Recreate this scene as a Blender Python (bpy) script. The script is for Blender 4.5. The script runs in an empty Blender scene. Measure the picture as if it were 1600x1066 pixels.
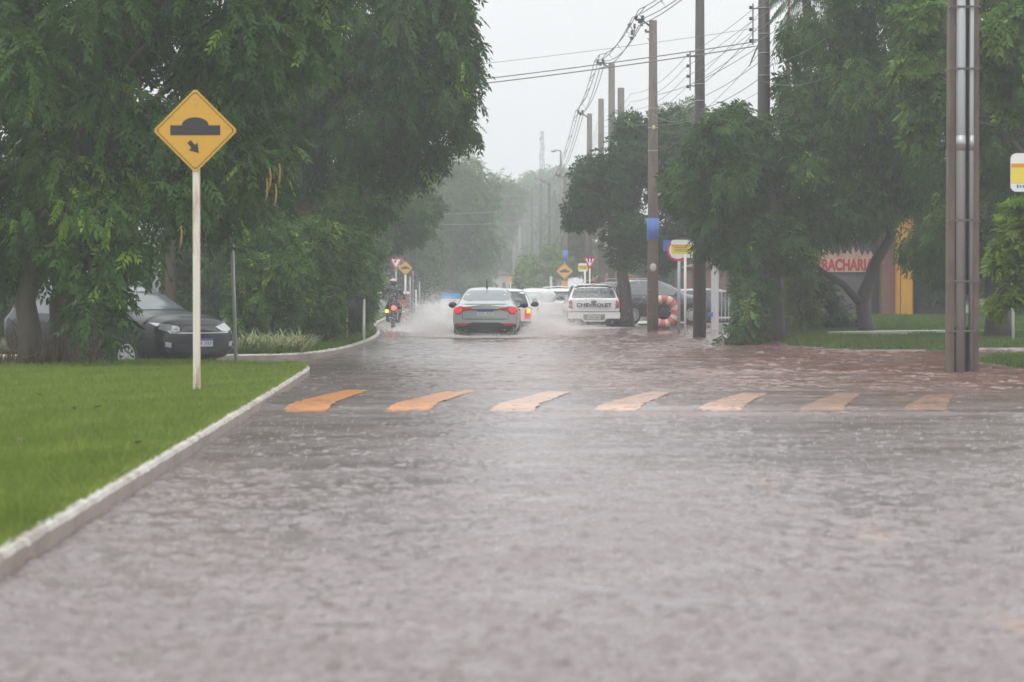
import bpy, bmesh, math, random
import numpy as np
from mathutils import Vector, Matrix
from mathutils.bvhtree import BVHTree
from mathutils.geometry import delaunay_2d_cdt

PI = math.pi
R = math.radians
SC = bpy.context.scene
COL = SC.collection
random.seed(7)

# ---------------------------------------------------------------- camera maths
# A 100 mm lens 1.25 m above the flood water, looking up the street (+Y).
F, CX, HY, CH = 4444.0, 800.0, 455.0, 1.25
def X(px, d): return (px - CX) * d / F
def Z(py, d): return CH + (HY - py) * d / F
def W(px, py, d): return Vector((X(px, d), d, Z(py, d)))

# ---------------------------------------------------------------- materials
def _nt(name):
    m = bpy.data.materials.new(name)
    m.use_nodes = True
    t = m.node_tree
    t.nodes.clear()
    return m, t, t.nodes, t.links

def pm(name, col, rough=.5, var=.15, scale=6., metal=0., bump=0., spec=.5, coat=0., stain=None, stain_amt=.5, stain_scale=3., stretch=(1, 1, 1), emit=0.):
    m, t, N, L = _nt(name)
    out = N.new('ShaderNodeOutputMaterial')
    p = N.new('ShaderNodeBsdfPrincipled')
    L.new(p.outputs[0], out.inputs[0])
    tc = N.new('ShaderNodeTexCoord')
    mp = N.new('ShaderNodeMapping')
    mp.inputs['Scale'].default_value = stretch
    L.new(tc.outputs['Object'], mp.inputs[0])
    nz = N.new('ShaderNodeTexNoise')
    nz.inputs['Scale'].default_value = scale
    nz.inputs['Detail'].default_value = 5
    L.new(mp.outputs[0], nz.inputs[0])
    mx = N.new('ShaderNodeMix'); mx.data_type = 'RGBA'
    c = col
    mx.inputs[6].default_value = (c[0]*(1-var), c[1]*(1-var), c[2]*(1-var), 1)
    mx.inputs[7].default_value = (min(1, c[0]*(1+var)), min(1, c[1]*(1+var)), min(1, c[2]*(1+var)), 1)
    L.new(nz.outputs[0], mx.inputs[0])
    res = mx.outputs[2]
    if stain is not None:
        n2 = N.new('ShaderNodeTexNoise')
        n2.inputs['Scale'].default_value = stain_scale
        n2.inputs['Detail'].default_value = 7
        n2.inputs['Roughness'].default_value = .65
        L.new(mp.outputs[0], n2.inputs[0])
        rp = N.new('ShaderNodeValToRGB')
        rp.color_ramp.elements[0].position = .62 - .3*stain_amt
        rp.color_ramp.elements[1].position = .80 - .3*stain_amt
        L.new(n2.outputs[0], rp.inputs[0])
        m2 = N.new('ShaderNodeMix'); m2.data_type = 'RGBA'
        m2.inputs[7].default_value = (*stain, 1)
        L.new(rp.outputs[0], m2.inputs[0])
        L.new(res, m2.inputs[6])
        res = m2.outputs[2]
    L.new(res, p.inputs['Base Color'])
    p.inputs['Roughness'].default_value = rough
    p.inputs['Metallic'].default_value = metal
    p.inputs['Specular IOR Level'].default_value = spec
    p.inputs['Coat Weight'].default_value = coat
    if emit:
        L.new(res, p.inputs['Emission Color'])
        p.inputs['Emission Strength'].default_value = emit
    if bump:
        b = N.new('ShaderNodeBump')
        b.inputs['Strength'].default_value = bump
        b.inputs['Distance'].default_value = .02
        L.new(nz.outputs[0], b.inputs['Height'])
        L.new(b.outputs[0], p.inputs['Normal'])
    return m

def leaf_mat(name, dark, mid, young, trans=.3):
    m, t, N, L = _nt(name)
    out = N.new('ShaderNodeOutputMaterial')
    at = N.new('ShaderNodeAttribute'); at.attribute_name = 'tone'
    rp = N.new('ShaderNodeValToRGB')
    e = rp.color_ramp.elements
    e[0].position = .0; e[0].color = (*dark, 1)
    e[1].position = 1.; e[1].color = (*young, 1)
    k = rp.color_ramp.elements.new(.6); k.color = (*mid, 1)
    L.new(at.outputs['Fac'], rp.inputs[0])
    p = N.new('ShaderNodeBsdfPrincipled')
    p.inputs['Roughness'].default_value = .5
    p.inputs['Specular IOR Level'].default_value = .12
    L.new(rp.outputs[0], p.inputs['Base Color'])
    tr = N.new('ShaderNodeBsdfTranslucent')
    L.new(rp.outputs[0], tr.inputs[0])
    ms = N.new('ShaderNodeMixShader'); ms.inputs[0].default_value = trans
    L.new(p.outputs[0], ms.inputs[1]); L.new(tr.outputs[0], ms.inputs[2])
    L.new(ms.outputs[0], out.inputs[0])
    return m

M = {}
M['concrete'] = pm('concrete', (.17, .15, .135), .6, .25, 9, bump=.3, stain=(.09, .075, .065), stain_amt=.5, stain_scale=2.2, stretch=(1, 1, .35))
M['concrete_brown'] = pm('concrete_brown', (.15, .115, .09), .6, .22, 10, bump=.3, stain=(.08, .06, .05), stain_amt=.5, stain_scale=2, stretch=(1, 1, .3))
M['pole_wet'] = pm('pole_wet', (.062, .052, .047), .5, .3, 8, bump=.3, stain=(.05, .045, .04), stain_amt=.55, stain_scale=1.8, stretch=(1, 1, .3))
M['galv'] = pm('galvanised_steel', (.40, .42, .425), .36, .12, 5, metal=.6, stretch=(1, 1, .15), stain=(.3, .31, .315), stain_amt=.4, stain_scale=3)
M['galv_thin'] = pm('galvanised_post', (.36, .38, .39), .45, .15, 8, metal=.3)
M['white_paint'] = pm('white_paint', (.72, .70, .66), .45, .06, 6)
M['post_paint'] = pm('post_paint', (.74, .69, .62), .45, .08, 5, stain=(.36, .2, .12), stain_amt=.42, stain_scale=4.5, stretch=(2, 2, .25))
M['sign_yellow'] = pm('sign_yellow', (.66, .37, .045), .4, .06, 4, stain=(.56, .33, .06), stain_amt=.3, stain_scale=9)
M['sign_black'] = pm('sign_black', (.035, .03, .034), .5, .15, 8)
M['sign_brown'] = pm('sign_brown', (.13, .065, .03), .5, .2, 14)
M['sign_white'] = pm('sign_white', (.76, .77, .77), .4, .04, 4)
M['sign_red'] = pm('sign_red', (.5, .035, .045), .4, .1, 5)
M['sign_blue'] = pm('sign_blue', (.045, .13, .42), .4, .1, 5)
M['sky_blue'] = pm('sky_blue_paint', (.07, .33, .66), .4, .08, 5)
M['bus_yellow'] = pm('bus_yellow', (.74, .64, .09), .4, .06, 5)
M['bus_orange'] = pm('bus_orange', (.75, .27, .06), .4, .06, 5)
M['bus_green'] = pm('bus_green', (.03, .2, .19), .4, .1, 5)
M['rubber'] = pm('rubber', (.018, .018, .019), .6, .2, 20)
M['trim'] = pm('black_trim', (.022, .023, .025), .45, .2, 10)
M['glass'] = pm('car_glass', (.03, .036, .04), .06, .2, 3, spec=.8)
M['glass_grey'] = pm('car_glass_grey', (.16, .19, .20), .09, .15, 3, spec=.9)
M['alloy'] = pm('alloy', (.5, .51, .52), .35, .1, 8, metal=.5)
M['sedan_paint'] = pm('sedan_paint', (.39, .435, .43), .28, .05, 3, metal=.35, coat=.7, stain=(.35, .39, .38), stain_amt=.3)
M['car_white'] = pm('car_white', (.74, .75, .75), .3, .04, 3, coat=.6, stain=(.6, .59, .57), stain_amt=.25)
M['suv_dark'] = pm('suv_dark_paint', (.022, .025, .03), .32, .1, 4, spec=.35, coat=.25)
M['suv_navy'] = pm('suv_navy_paint', (.025, .03, .042), .25, .1, 4, metal=.3, coat=.8)
M['lamp_red'] = pm('lamp_red', (.7, .035, .045), .2, .1, 10, emit=.42)
M['lamp_dim'] = pm('lamp_red_unlit', (.42, .035, .035), .25, .1, 10)
M['lamp_amber'] = pm('lamp_amber', (1., .42, .03), .2, .05, 10, emit=1.6)
M['lamp_clear'] = pm('lamp_clear', (.55, .57, .6), .12, .2, 20, metal=.4)
M['moto_lamp'] = pm('moto_lamp', (1., .07, .03), .2, .05, 10, emit=3.2)
M['moto_amber'] = pm('moto_amber', (1., .5, .03), .2, .05, 10, emit=3.5)
M['plate'] = pm('plate', (.62, .62, .62), .4, .05, 10)
M['plate_old'] = pm('plate_old', (.42, .41, .38), .45, .1, 10)
M['plate_ink'] = pm('plate_ink', (.3, .3, .31), .5, .1, 10)
M['bark'] = pm('bark', (.085, .062, .05), .7, .35, 7, bump=.8, stain=(.03, .028, .022), stain_amt=.5, stain_scale=3, stretch=(1, 1, .3))
M['bark_dark'] = pm('bark_dark', (.05, .042, .036), .65, .35, 7, bump=.8, stretch=(1, 1, .3))
M['jacket'] = pm('jacket', (.028, .027, .032), .55, .25, 10, bump=.3)
M['helmet'] = pm('helmet', (.03, .028, .03), .2, .2, 8)
M['helmet_top'] = pm('helmet_top', (.55, .36, .38), .25, .2, 8)
M['red_paint'] = pm('red_paint', (.33, .045, .05), .45, .15, 5)
M['shop_grey'] = pm('shop_grey', (.10, .095, .095), .7, .15, 3)
M['peach'] = pm('peach_paint', (.62, .43, .33), .6, .2, 6, stain=(.42, .2, .14), stain_amt=.45, stain_scale=4)
M['ochre'] = pm('ochre_wall', (.68, .33, .025), .6, .12, 3, stain=(.5, .25, .03), stain_amt=.4, stain_scale=2.5, stretch=(1, 1, .4))
M['cable'] = pm('cable', (.2, .2, .205), .5, .2, 10)
M['porcelain'] = pm('porcelain', (.06, .045, .04), .3, .2, 10)
M['steel_dark'] = pm('steel_dark', (.1, .1, .105), .5, .2, 10)
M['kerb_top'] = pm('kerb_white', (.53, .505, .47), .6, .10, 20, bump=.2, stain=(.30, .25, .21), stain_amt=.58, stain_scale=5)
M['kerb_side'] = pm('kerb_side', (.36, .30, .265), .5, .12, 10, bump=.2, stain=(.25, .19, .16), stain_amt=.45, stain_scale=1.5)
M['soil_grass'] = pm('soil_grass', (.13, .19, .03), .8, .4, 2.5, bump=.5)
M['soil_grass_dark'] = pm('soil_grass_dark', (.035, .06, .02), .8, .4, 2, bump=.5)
M['soil'] = pm('soil', (.07, .05, .038), .6, .3, 4, bump=.6)
M['asphalt'] = pm('asphalt', (.055, .053, .055), .35, .2, 60, bump=.4)
M['hump_paint'] = pm('hump_paint', (.66, .27, .085), .2, .2, 26, bump=.5, spec=.5, stain=(.40, .22, .14), stain_amt=.5, stain_scale=5)
M['hump_paint_mud_reflection'] = pm('hump_paint_mud_reflection', (.58, .33, .21), .18, .2, 26, bump=.5, spec=.6, stain=(.34, .22, .17), stain_amt=.55, stain_scale=4)  # lighter peach puts the reflection on the wet bars into the colour; stain is mud
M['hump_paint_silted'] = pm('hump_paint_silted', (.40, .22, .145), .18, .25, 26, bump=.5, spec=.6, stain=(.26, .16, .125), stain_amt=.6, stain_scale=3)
M['fallen_leaf'] = pm('fallen_leaf', (.12, .07, .03), .6, .3, 9)
M['tarmac_wet'] = pm('tarmac_wet', (.11, .105, .11), .22, .2, 30, bump=.3, spec=.5, stain=(.2, .14, .12), stain_amt=.4, stain_scale=2)
M['path'] = pm('path_concrete', (.42, .39, .35), .5, .15, 6)
M['fascia_white'] = pm('house_white', (.66, .64, .6), .6, .08, 2)
M['house_beige'] = pm('house_beige', (.45, .4, .33), .6, .1, 2)
M['roof_tile'] = pm('roof_tile', (.26, .12, .08), .6, .2, 8)
M['tyre_red'] = pm('tyre_red', (.46, .11, .09), .6, .25, 9, stain=(.35, .2, .17), stain_amt=.3, stain_scale=6)
M['tyre_cream'] = pm('tyre_cream', (.58, .48, .42), .6, .2, 9, stain=(.4, .26, .22), stain_amt=.3, stain_scale=6)
M['drop'] = pm('water_drop', (.95, .92, .90), .25, .03, 2, spec=.5)
M['drop_grey'] = pm('water_drop_grey', (.55, .54, .55), .2, .05, 2, spec=.5)
M['pod'] = pm('seed_pod', (.34, .17, .06), .6, .3, 8)

def brick_mat(name, c1, c2, mortar):
    m, t, N, L = _nt(name)
    out = N.new('ShaderNodeOutputMaterial'); p = N.new('ShaderNodeBsdfPrincipled')
    L.new(p.outputs[0], out.inputs[0])
    tc = N.new('ShaderNodeTexCoord'); mp = N.new('ShaderNodeMapping')
    mp.inputs['Rotation'].default_value = (R(90), 0, 0)
    L.new(tc.outputs['Object'], mp.inputs[0])
    b = N.new('ShaderNodeTexBrick')
    b.inputs['Scale'].default_value = 2.
    b.inputs['Color1'].default_value = (*c1, 1); b.inputs['Color2'].default_value = (*c2, 1); b.inputs['Mortar'].default_value = (*mortar, 1)
    L.new(mp.outputs[0], b.inputs[0])
    L.new(b.outputs[0], p.inputs['Base Color'])
    p.inputs['Roughness'].default_value = .7
    return m
M['brick'] = brick_mat('brick_wall', (.22, .10, .07), (.18, .085, .06), (.16, .1, .08))

M['leaf_deep'] = leaf_mat('leaf_deep', (.026, .070, .018), (.076, .168, .026), (.25, .41, .045))
M['leaf_mid'] = leaf_mat('leaf_mid', (.03, .075, .018), (.072, .165, .026), (.22, .36, .045))
M['leaf_bush'] = leaf_mat('leaf_bush', (.034, .085, .018), (.085, .18, .026), (.26, .38, .05))
M['leaf_dark'] = leaf_mat('leaf_dark', (.02, .055, .022), (.04, .10, .028), (.11, .22, .035))
M['leaf_lime'] = leaf_mat('leaf_lime', (.09, .15, .025), (.17, .28, .035), (.32, .42, .05))
M['leaf_pale'] = leaf_mat('leaf_pale', (.11, .14, .05), (.26, .29, .13), (.5, .5, .3))
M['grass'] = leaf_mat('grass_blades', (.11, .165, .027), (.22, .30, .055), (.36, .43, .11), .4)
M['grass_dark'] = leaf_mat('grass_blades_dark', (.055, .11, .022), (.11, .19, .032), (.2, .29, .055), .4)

# ---------------------------------------------------------------- mesh building
class MB:
    def __init__(s): s.v, s.f, s.mi, s.sm = [], [], [], []
    def add(s, vs, fs, mi=0, smooth=False, xf=None):
        o = len(s.v)
        for v in vs:
            v = Vector(v)
            s.v.append(xf @ v if xf is not None else v)
        for f in fs:
            s.f.append([i + o for i in f]); s.mi.append(mi); s.sm.append(smooth)
    def box(s, c, size, mi=0, xf=None, rz=0, ry=0, rx=0):
        x, y, z = size[0]/2, size[1]/2, size[2]/2
        m = Matrix.Translation(c) @ Matrix.Rotation(rz, 4, 'Z') @ Matrix.Rotation(ry, 4, 'Y') @ Matrix.Rotation(rx, 4, 'X')
        b = min(x, y, z) * .18
        vs = []
        bm = bmesh.new()
        bmesh.ops.create_cube(bm, size=1, matrix=Matrix.Diagonal((size[0], size[1], size[2], 1)))
        bmesh.ops.bevel(bm, geom=bm.edges[:], offset=b, segments=1, affect='EDGES')
        bm.verts.index_update()
        vs = [m @ v.co for v in bm.verts]
        fs = [[v.index for v in f.verts] for f in bm.faces]
        bm.free()
        s.add(vs, fs, mi, False, xf)
    def tube(s, pts, rad, n=8, mi=0, caps=True, xf=None, smooth=True, wob=0.):
        pts = [Vector(p) for p in pts]
        if not hasattr(rad, '__len__'): rad = [rad]*len(pts)
        vs, fs = [], []
        up = None
        for i, p in enumerate(pts):
            t = (pts[min(i+1, len(pts)-1)] - pts[max(i-1, 0)]).normalized()
            if up is None:
                up = Vector((1, 0, 0)) if abs(t.x) < .9 else Vector((0, 1, 0))
            a = (up - t*up.dot(t)).normalized(); b = t.cross(a); up = a
            for k in range(n):
                an = 2*PI*k/n
                r = rad[i]*(1 + (wob*math.sin(3*an + i*1.7) if wob else 0))
                vs.append(p + a*math.cos(an)*r + b*math.sin(an)*r)
        for i in range(len(pts)-1):
            for k in range(n):
                k2 = (k+1) % n
                fs.append([i*n+k, i*n+k2, (i+1)*n+k2, (i+1)*n+k])
        s.add(vs, fs, mi, smooth, xf)
        if caps:
            s.add(vs[:n], [list(range(n))[::-1]], mi, False, xf)
            s.add(vs[-n:], [list(range(n))], mi, False, xf)
    def lathe(s, prof, axis='Z', n=20, mi=0, c=(0, 0, 0), smooth=True, xf=None):
        vs, fs = [], []
        for r, h in prof:
            for k in range(n):
                a = 2*PI*k/n
                p = (r*math.cos(a), r*math.sin(a), h)
                if axis == 'X': p = (h, p[0], p[1])
                elif axis == 'Y': p = (p[0], h, p[1])
                vs.append(Vector(p) + Vector(c))
        for i in range(len(prof)-1):
            for k in range(n):
                k2 = (k+1) % n
                fs.append([i*n+k, i*n+k2, (i+1)*n+k2, (i+1)*n+k])
        s.add(vs, fs, mi, smooth, xf)
    def prism(s, out, y0, y1, mi=0, xf=None):
        """outline in (x,z), extruded along y"""
        n = len(out)
        vs = [(x, y0, z) for x, z in out] + [(x, y1, z) for x, z in out]
        fs = [list(range(n)), list(range(n, 2*n))[::-1]]
        for i in range(n):
            j = (i+1) % n
            fs.append([i, i+n, j+n, j])
        s.add(vs, fs, mi, False, xf)
    def ball(s, c, r, mi=0, n=12, xf=None):
        r = r if hasattr(r, '__len__') else (r, r, r)
        vs, fs = [], []
        h = n//2
        for i in range(h+1):
            a = PI*i/h
            for k in range(n):
                b = 2*PI*k/n
                vs.append((c[0]+r[0]*math.sin(a)*math.cos(b), c[1]+r[1]*math.sin(a)*math.sin(b), c[2]+r[2]*math.cos(a)))
        for i in range(h):
            for k in range(n):
                k2 = (k+1) % n
                fs.append([i*n+k, (i+1)*n+k, (i+1)*n+k2, i*n+k2])
        s.add(vs, fs, mi, True, xf)
    def build(s, name, mats, parent=None, label=None):
        me = bpy.data.meshes.new(name)
        me.from_pydata([tuple(v) for v in s.v], [], s.f)
        me.polygons.foreach_set('material_index', s.mi)
        me.polygons.foreach_set('use_smooth', s.sm)
        bm = bmesh.new(); bm.from_mesh(me)
        bmesh.ops.remove_doubles(bm, verts=bm.verts[:], dist=1e-5)
        bmesh.ops.recalc_face_normals(bm, faces=bm.faces[:])
        bm.to_mesh(me); bm.free()
        return obj(name, me, mats, parent, label)

def obj(name, me, mats, parent=None, label=None):
    o = bpy.data.objects.new(name, me)
    COL.objects.link(o)
    for m in (mats if isinstance(mats, (list, tuple)) else [mats]):
        me.materials.append(M[m] if isinstance(m, str) else m)
    if parent is not None: o.parent = parent
    if label: o['label'] = label
    return o

def tag(o, label=None, cat=None, group=None, kind=None):
    if label: o['label'] = label
    if cat: o['category'] = cat
    if group: o['group'] = group
    if kind: o['kind'] = kind
    return o

def thing(name, label, cat, loc=(0, 0, 0), rz=0., group=None):
    o = bpy.data.objects.new(name, None)
    o.empty_display_size = .3
    COL.objects.link(o)
    o.location = loc
    o.rotation_euler = (0, 0, rz)
    return tag(o, label, cat, group)

def dup(root, loc, rz=None, label=None, scale=None, group=None):
    r = root.copy(); COL.objects.link(r)
    r.location = loc
    if rz is not None: r.rotation_euler = (0, 0, rz)
    if scale is not None: r.scale = scale if hasattr(scale, '__len__') else (scale,)*3
    if label: r['label'] = label
    if group: r['group'] = group
    for ch in list(root.children):
        c = ch.copy(); COL.objects.link(c); c.parent = r
        for g in list(ch.children):
            e = g.copy(); COL.objects.link(e); e.parent = c
    return r

def fast_mesh(name, V, Fq, tone=None, smooth=False):
    """V (n,3) verts, Fq (m,k) equal-sized faces"""
    me = bpy.data.meshes.new(name)
    n, (m, k) = len(V), Fq.shape
    me.vertices.add(n); me.vertices.foreach_set('co', np.ascontiguousarray(V, np.float32).ravel())
    me.loops.add(m*k); me.loops.foreach_set('vertex_index', np.ascontiguousarray(Fq, np.int32).ravel())
    me.polygons.add(m); me.polygons.foreach_set('loop_start', np.arange(0, m*k, k, dtype=np.int32))
    if smooth: me.polygons.foreach_set('use_smooth', np.ones(m, bool))
    me.update(calc_edges=True)
    if tone is not None:
        a = me.attributes.new('tone', 'FLOAT', 'FACE')
        a.data.foreach_set('value', np.ascontiguousarray(tone, np.float32))
    return me

def text_mesh(body, name, size, mat, parent, loc, depth=.01, width=None, bold=0., rot=(R(90), 0, 0)):
    cu = bpy.data.curves.new(name, 'FONT')
    cu.body = body; cu.size = size; cu.extrude = depth; cu.align_x = 'CENTER'; cu.offset = bold
    t = bpy.data.objects.new(name, cu); COL.objects.link(t)
    bpy.context.view_layer.update()
    me = bpy.data.meshes.new_from_object(t.evaluated_get(bpy.context.evaluated_depsgraph_get()))
    bpy.data.objects.remove(t); bpy.data.curves.remove(cu)
    xs = [v.co.x for v in me.vertices]
    w = max(xs) - min(xs)
    me.name = name
    o = obj(name, me, mat, parent)
    o.location = loc; o.rotation_euler = rot
    if width: o.scale = (width/w, 1, 1)
    return o

# ---------------------------------------------------------------- foliage
def norm(a): return a / np.maximum(np.linalg.norm(a, axis=-1, keepdims=True), 1e-9)

def split(clumps, k, frac, rng, flat=1.):
    out = []
    for c in clumps:
        c = np.array(c, float)
        d = norm(rng.normal(size=(k, 3)))
        r = rng.uniform(.35, 1., (k, 1))**.5
        sub = c[:3] + d*r*c[3:]*(1-frac*.55)
        f = frac*rng.uniform(.65, 1.3, (k, 1))
        g = np.array([c[3:].min()*.5 + c[3:].mean()*.5]*3)
        rad = (c[3:]*.55 + g*.45)*f
        rad[:, 2] *= flat
        out.append(np.hstack([sub, rad]))
    return np.vstack(out)

def foliage(name, clumps, n, rng, leaf=.12, pairs=4, droop=.6, width=.36, young=.05, tone=(.1, .62), fill=.4):
    C = np.asarray(clumps, float)
    w = (C[:, 3]*C[:, 4]*C[:, 5])**.72
    idx = rng.choice(len(C), n, p=w/w.sum())
    ct = rng.uniform(0, 1, len(C))[idx]
    d = norm(rng.normal(size=(n, 3)))
    rad = fill + (1-fill)*rng.random((n, 1))**.6
    rad *= rng.uniform(.85, 1.12, (n, 1))
    base = C[idx, :3] + C[idx, 3:]*d*rad
    dn = np.array([0, 0, -1.])
    a = norm(d*.8 + rng.normal(size=(n, 3))*.55 + dn*droop)
    s = norm(np.cross(a, np.array([0, 0, 1.]) + rng.normal(size=(n, 3))*.45))
    nr = norm(np.cross(s, a))
    sz = rng.uniform(.65, 1.25, (n, 1))
    Lr = leaf*pairs*.42*sz
    vs = []
    for i in range(pairs):
        t = (i+.35)/pairs
        p0 = base + a*Lr*t + dn*Lr*.4*droop*t*t
        for sd in (-1, 1):
            ld = norm(s*sd*.85 + a*(.45+.5*t) + dn*(droop*.55) + rng.normal(size=(n, 3))*.16)
            ll = leaf*sz*(1-.5*abs(t-.45))*rng.uniform(.8, 1.15, (n, 1))
            wv = norm(np.cross(ld, nr + rng.normal(size=(n, 3))*.3))*ll*width*.5
            vs.append(np.stack([p0, p0+ld*ll*.42+wv, p0+ld*ll+dn*ll*.08, p0+ld*ll*.42-wv], 1))
    V = np.stack(vs, 1).reshape(-1, 3)
    m = n*pairs*2
    Fq = np.arange(m*4).reshape(m, 4)
    lo, hi = tone
    tn = lo + (hi-lo)*np.clip(.45*ct + .4*rng.random(n) + .15*rng.random(n), 0, 1)
    yg = (rng.random(n) < young*.22) | ((ct > .90) & (rng.random(n) < young*6))
    tn = np.where(yg, rng.uniform(.75, 1., n), tn)
    tn = np.repeat(tn, pairs*2) + rng.normal(size=m)*.04
    return fast_mesh(name, V, Fq, np.clip(tn, 0, 1))

def CL(px, py, d, rx, ry, rd):
    s = d/F
    return (X(px, d), d, Z(py, d), rx*s, rd, ry*s)

def bez(p0, p1, bend, n=6):
    p0, p1 = Vector(p0), Vector(p1)
    mid = (p0+p1)/2 + Vector(bend)
    return [(p0*(1-t)**2 + mid*2*t*(1-t) + p1*t*t) for t in [i/(n-1) for i in range(n)]]

def tree(name, label, cat, base, trunk, clumps, n, seed, mat='leaf_deep', k=9, frac=.42, bark='bark', limbs=None, group=None, trunk_r=.2, nlimb=7, crown='crown', **kw):
    """trunk: list of world points (base first); limbs go to the clumps."""
    rng = np.random.default_rng(seed)
    b = Vector(base)
    root = thing(name, label, cat, b, 0, group)
    sub = split(clumps, k, frac, rng) if k else np.array(clumps, float)
    loc = sub.copy(); loc[:, :3] -= np.array(b)
    mb = MB()
    tp = [Vector(p) - b for p in trunk]
    pts = []
    for i in range(len(tp)-1):
        for j in range(3):
            t = j/3
            pts.append(tp[i].lerp(tp[i+1], t) + Vector((rng.normal()*.02, rng.normal()*.02, 0))*(1 if i+j else 0))
    pts.append(tp[-1])
    m = len(pts)
    rr = [trunk_r*(1.25 if i == 0 else 1)*(1-.55*i/(m-1)) for i in range(m)]
    mb.tube(pts, rr, 10, wob=.06)
    top = tp[-1]
    big = np.array(clumps, float)
    for i in range(min(nlimb, len(big))):
        e = Vector(big[i, :3]) - b
        st = pts[max(m//2, m-1-i % 3)]
        mb.tube(bez(st, e, (rng.normal()*.15, rng.normal()*.15, .25)), list(np.linspace(trunk_r*.42, trunk_r*.1, 6)), 6, wob=.05)
    for i in rng.choice(len(loc), min(len(loc), 26), replace=False):
        e = Vector(loc[i, :3])
        j = rng.integers(len(big))
        dd = np.linalg.norm(big[:, :3]-np.array(b)-loc[i, :3], axis=1); j = int(dd.argmin())
        st = top.lerp(Vector(big[j, :3])-b, .75)
        mb.tube(bez(st, e, (0, 0, .08), 4), list(np.linspace(trunk_r*.13, trunk_r*.04, 4)), 5)
    if limbs:
        for pl, r0, r1 in limbs:
            pl = [Vector(p)-b for p in pl]
            q = []
            for i in range(len(pl)-1):
                q += [pl[i].lerp(pl[i+1], t) for t in (0, .33, .66)]
            q.append(pl[-1])
            mb.tube(q, list(np.linspace(r0, r1, len(q))), 8, wob=.06)
    mb.build('trunk', bark, root)
    obj(crown, foliage(crown, loc, n, rng, **kw), mat, root)
    return root
WORLD_LOW, WORLD_HIGH, EXPOSURE, HAZE = 9.7, 22., 0., .0015
# ---------------------------------------------------------------- camera, light, air
cam = bpy.data.cameras.new('camera'); co = bpy.data.objects.new('camera', cam); COL.objects.link(co)
co.location = (0, 0, CH)
co.rotation_euler = (R(90) - math.atan((533.0-HY)/F), 0, 0)
cam.lens = 100; cam.sensor_width = 36; cam.sensor_fit = 'HORIZONTAL'
cam.clip_start = .1; cam.clip_end = 6000
cam.dof.use_dof = True; cam.dof.focus_distance = 58; cam.dof.aperture_fstop = 3.5
SC.camera = co

SUN_EL, SUN_AZ = R(62), R(200)
w = bpy.data.worlds.new('World'); SC.world = w; w.use_nodes = True
t = w.node_tree; N, L = t.nodes, t.links
N.clear()
out = N.new('ShaderNodeOutputWorld'); bg = N.new('ShaderNodeBackground')
sky = N.new('ShaderNodeTexSky'); sky.sky_type = 'NISHITA'; sky.sun_disc = False
sky.sun_elevation = SUN_EL; sky.sun_rotation = SUN_AZ; sky.air_density = 2.; sky.dust_density = 6.
hs = N.new('ShaderNodeHueSaturation'); hs.inputs['Saturation'].default_value = .08
L.new(sky.outputs[0], hs.inputs['Color'])
# rain cloud: near-white, about twice as bright overhead as at the horizon
tc = N.new('ShaderNodeTexCoord'); sx = N.new('ShaderNodeSeparateXYZ')
L.new(tc.outputs['Generated'], sx.inputs[0])
mr = N.new('ShaderNodeMapRange'); mr.inputs[1].default_value = -.02; mr.inputs[2].default_value = 1.
mr.inputs[3].default_value = WORLD_LOW; mr.inputs[4].default_value = WORLD_HIGH
L.new(sx.outputs['Z'], mr.inputs[0])
cl = N.new('ShaderNodeTexNoise'); cl.inputs['Scale'].default_value = 2.5; cl.inputs['Detail'].default_value = 4
L.new(tc.outputs['Generated'], cl.inputs[0])
cm = N.new('ShaderNodeMapRange'); cm.inputs[3].default_value = .9; cm.inputs[4].default_value = 1.1
L.new(cl.outputs[0], cm.inputs[0])
mu = N.new('ShaderNodeMath'); mu.operation = 'MULTIPLY'
L.new(mr.outputs[0], mu.inputs[0]); L.new(cm.outputs[0], mu.inputs[1])
cc = N.new('ShaderNodeMix'); cc.data_type = 'RGBA'; cc.blend_type = 'MULTIPLY'; cc.inputs[0].default_value = 1
cc.inputs[6].default_value = (.965, .985, 1., 1)
L.new(mu.outputs[0], cc.inputs[7])
mx = N.new('ShaderNodeMix'); mx.data_type = 'RGBA'; mx.inputs[0].default_value = .85
L.new(hs.outputs[0], mx.inputs[6]); L.new(cc.outputs[2], mx.inputs[7])
L.new(mx.outputs[2], bg.inputs[0]); bg.inputs[1].default_value = .1
L.new(bg.outputs[0], out.inputs[0])

sl = bpy.data.lights.new('sun', 'SUN'); so = bpy.data.objects.new('sun', sl); COL.objects.link(so)
sl.energy = .7; sl.angle = R(40); sl.color = (1, .97, .93)
dirv = Vector((math.cos(SUN_EL)*math.sin(SUN_AZ), math.cos(SUN_EL)*math.cos(SUN_AZ), math.sin(SUN_EL)))
so.rotation_euler = dirv.to_track_quat('Z', 'Y').to_euler()

SC.view_settings.view_transform = 'Standard'; SC.view_settings.look = 'None'
SC.view_settings.exposure = EXPOSURE; SC.view_settings.gamma = 1
SC.render.engine = 'CYCLES'
cy = SC.cycles
cy.use_denoising = True
cy.max_bounces = 6; cy.diffuse_bounces = 3; cy.glossy_bounces = 3; cy.transmission_bounces = 3; cy.volume_bounces = 1; cy.transparent_max_bounces = 8
cy.sample_clamp_indirect = 4; cy.caustics_reflective = False; cy.caustics_refractive = False
cy.use_adaptive_sampling = False
cy.volume_max_steps = 96

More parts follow.
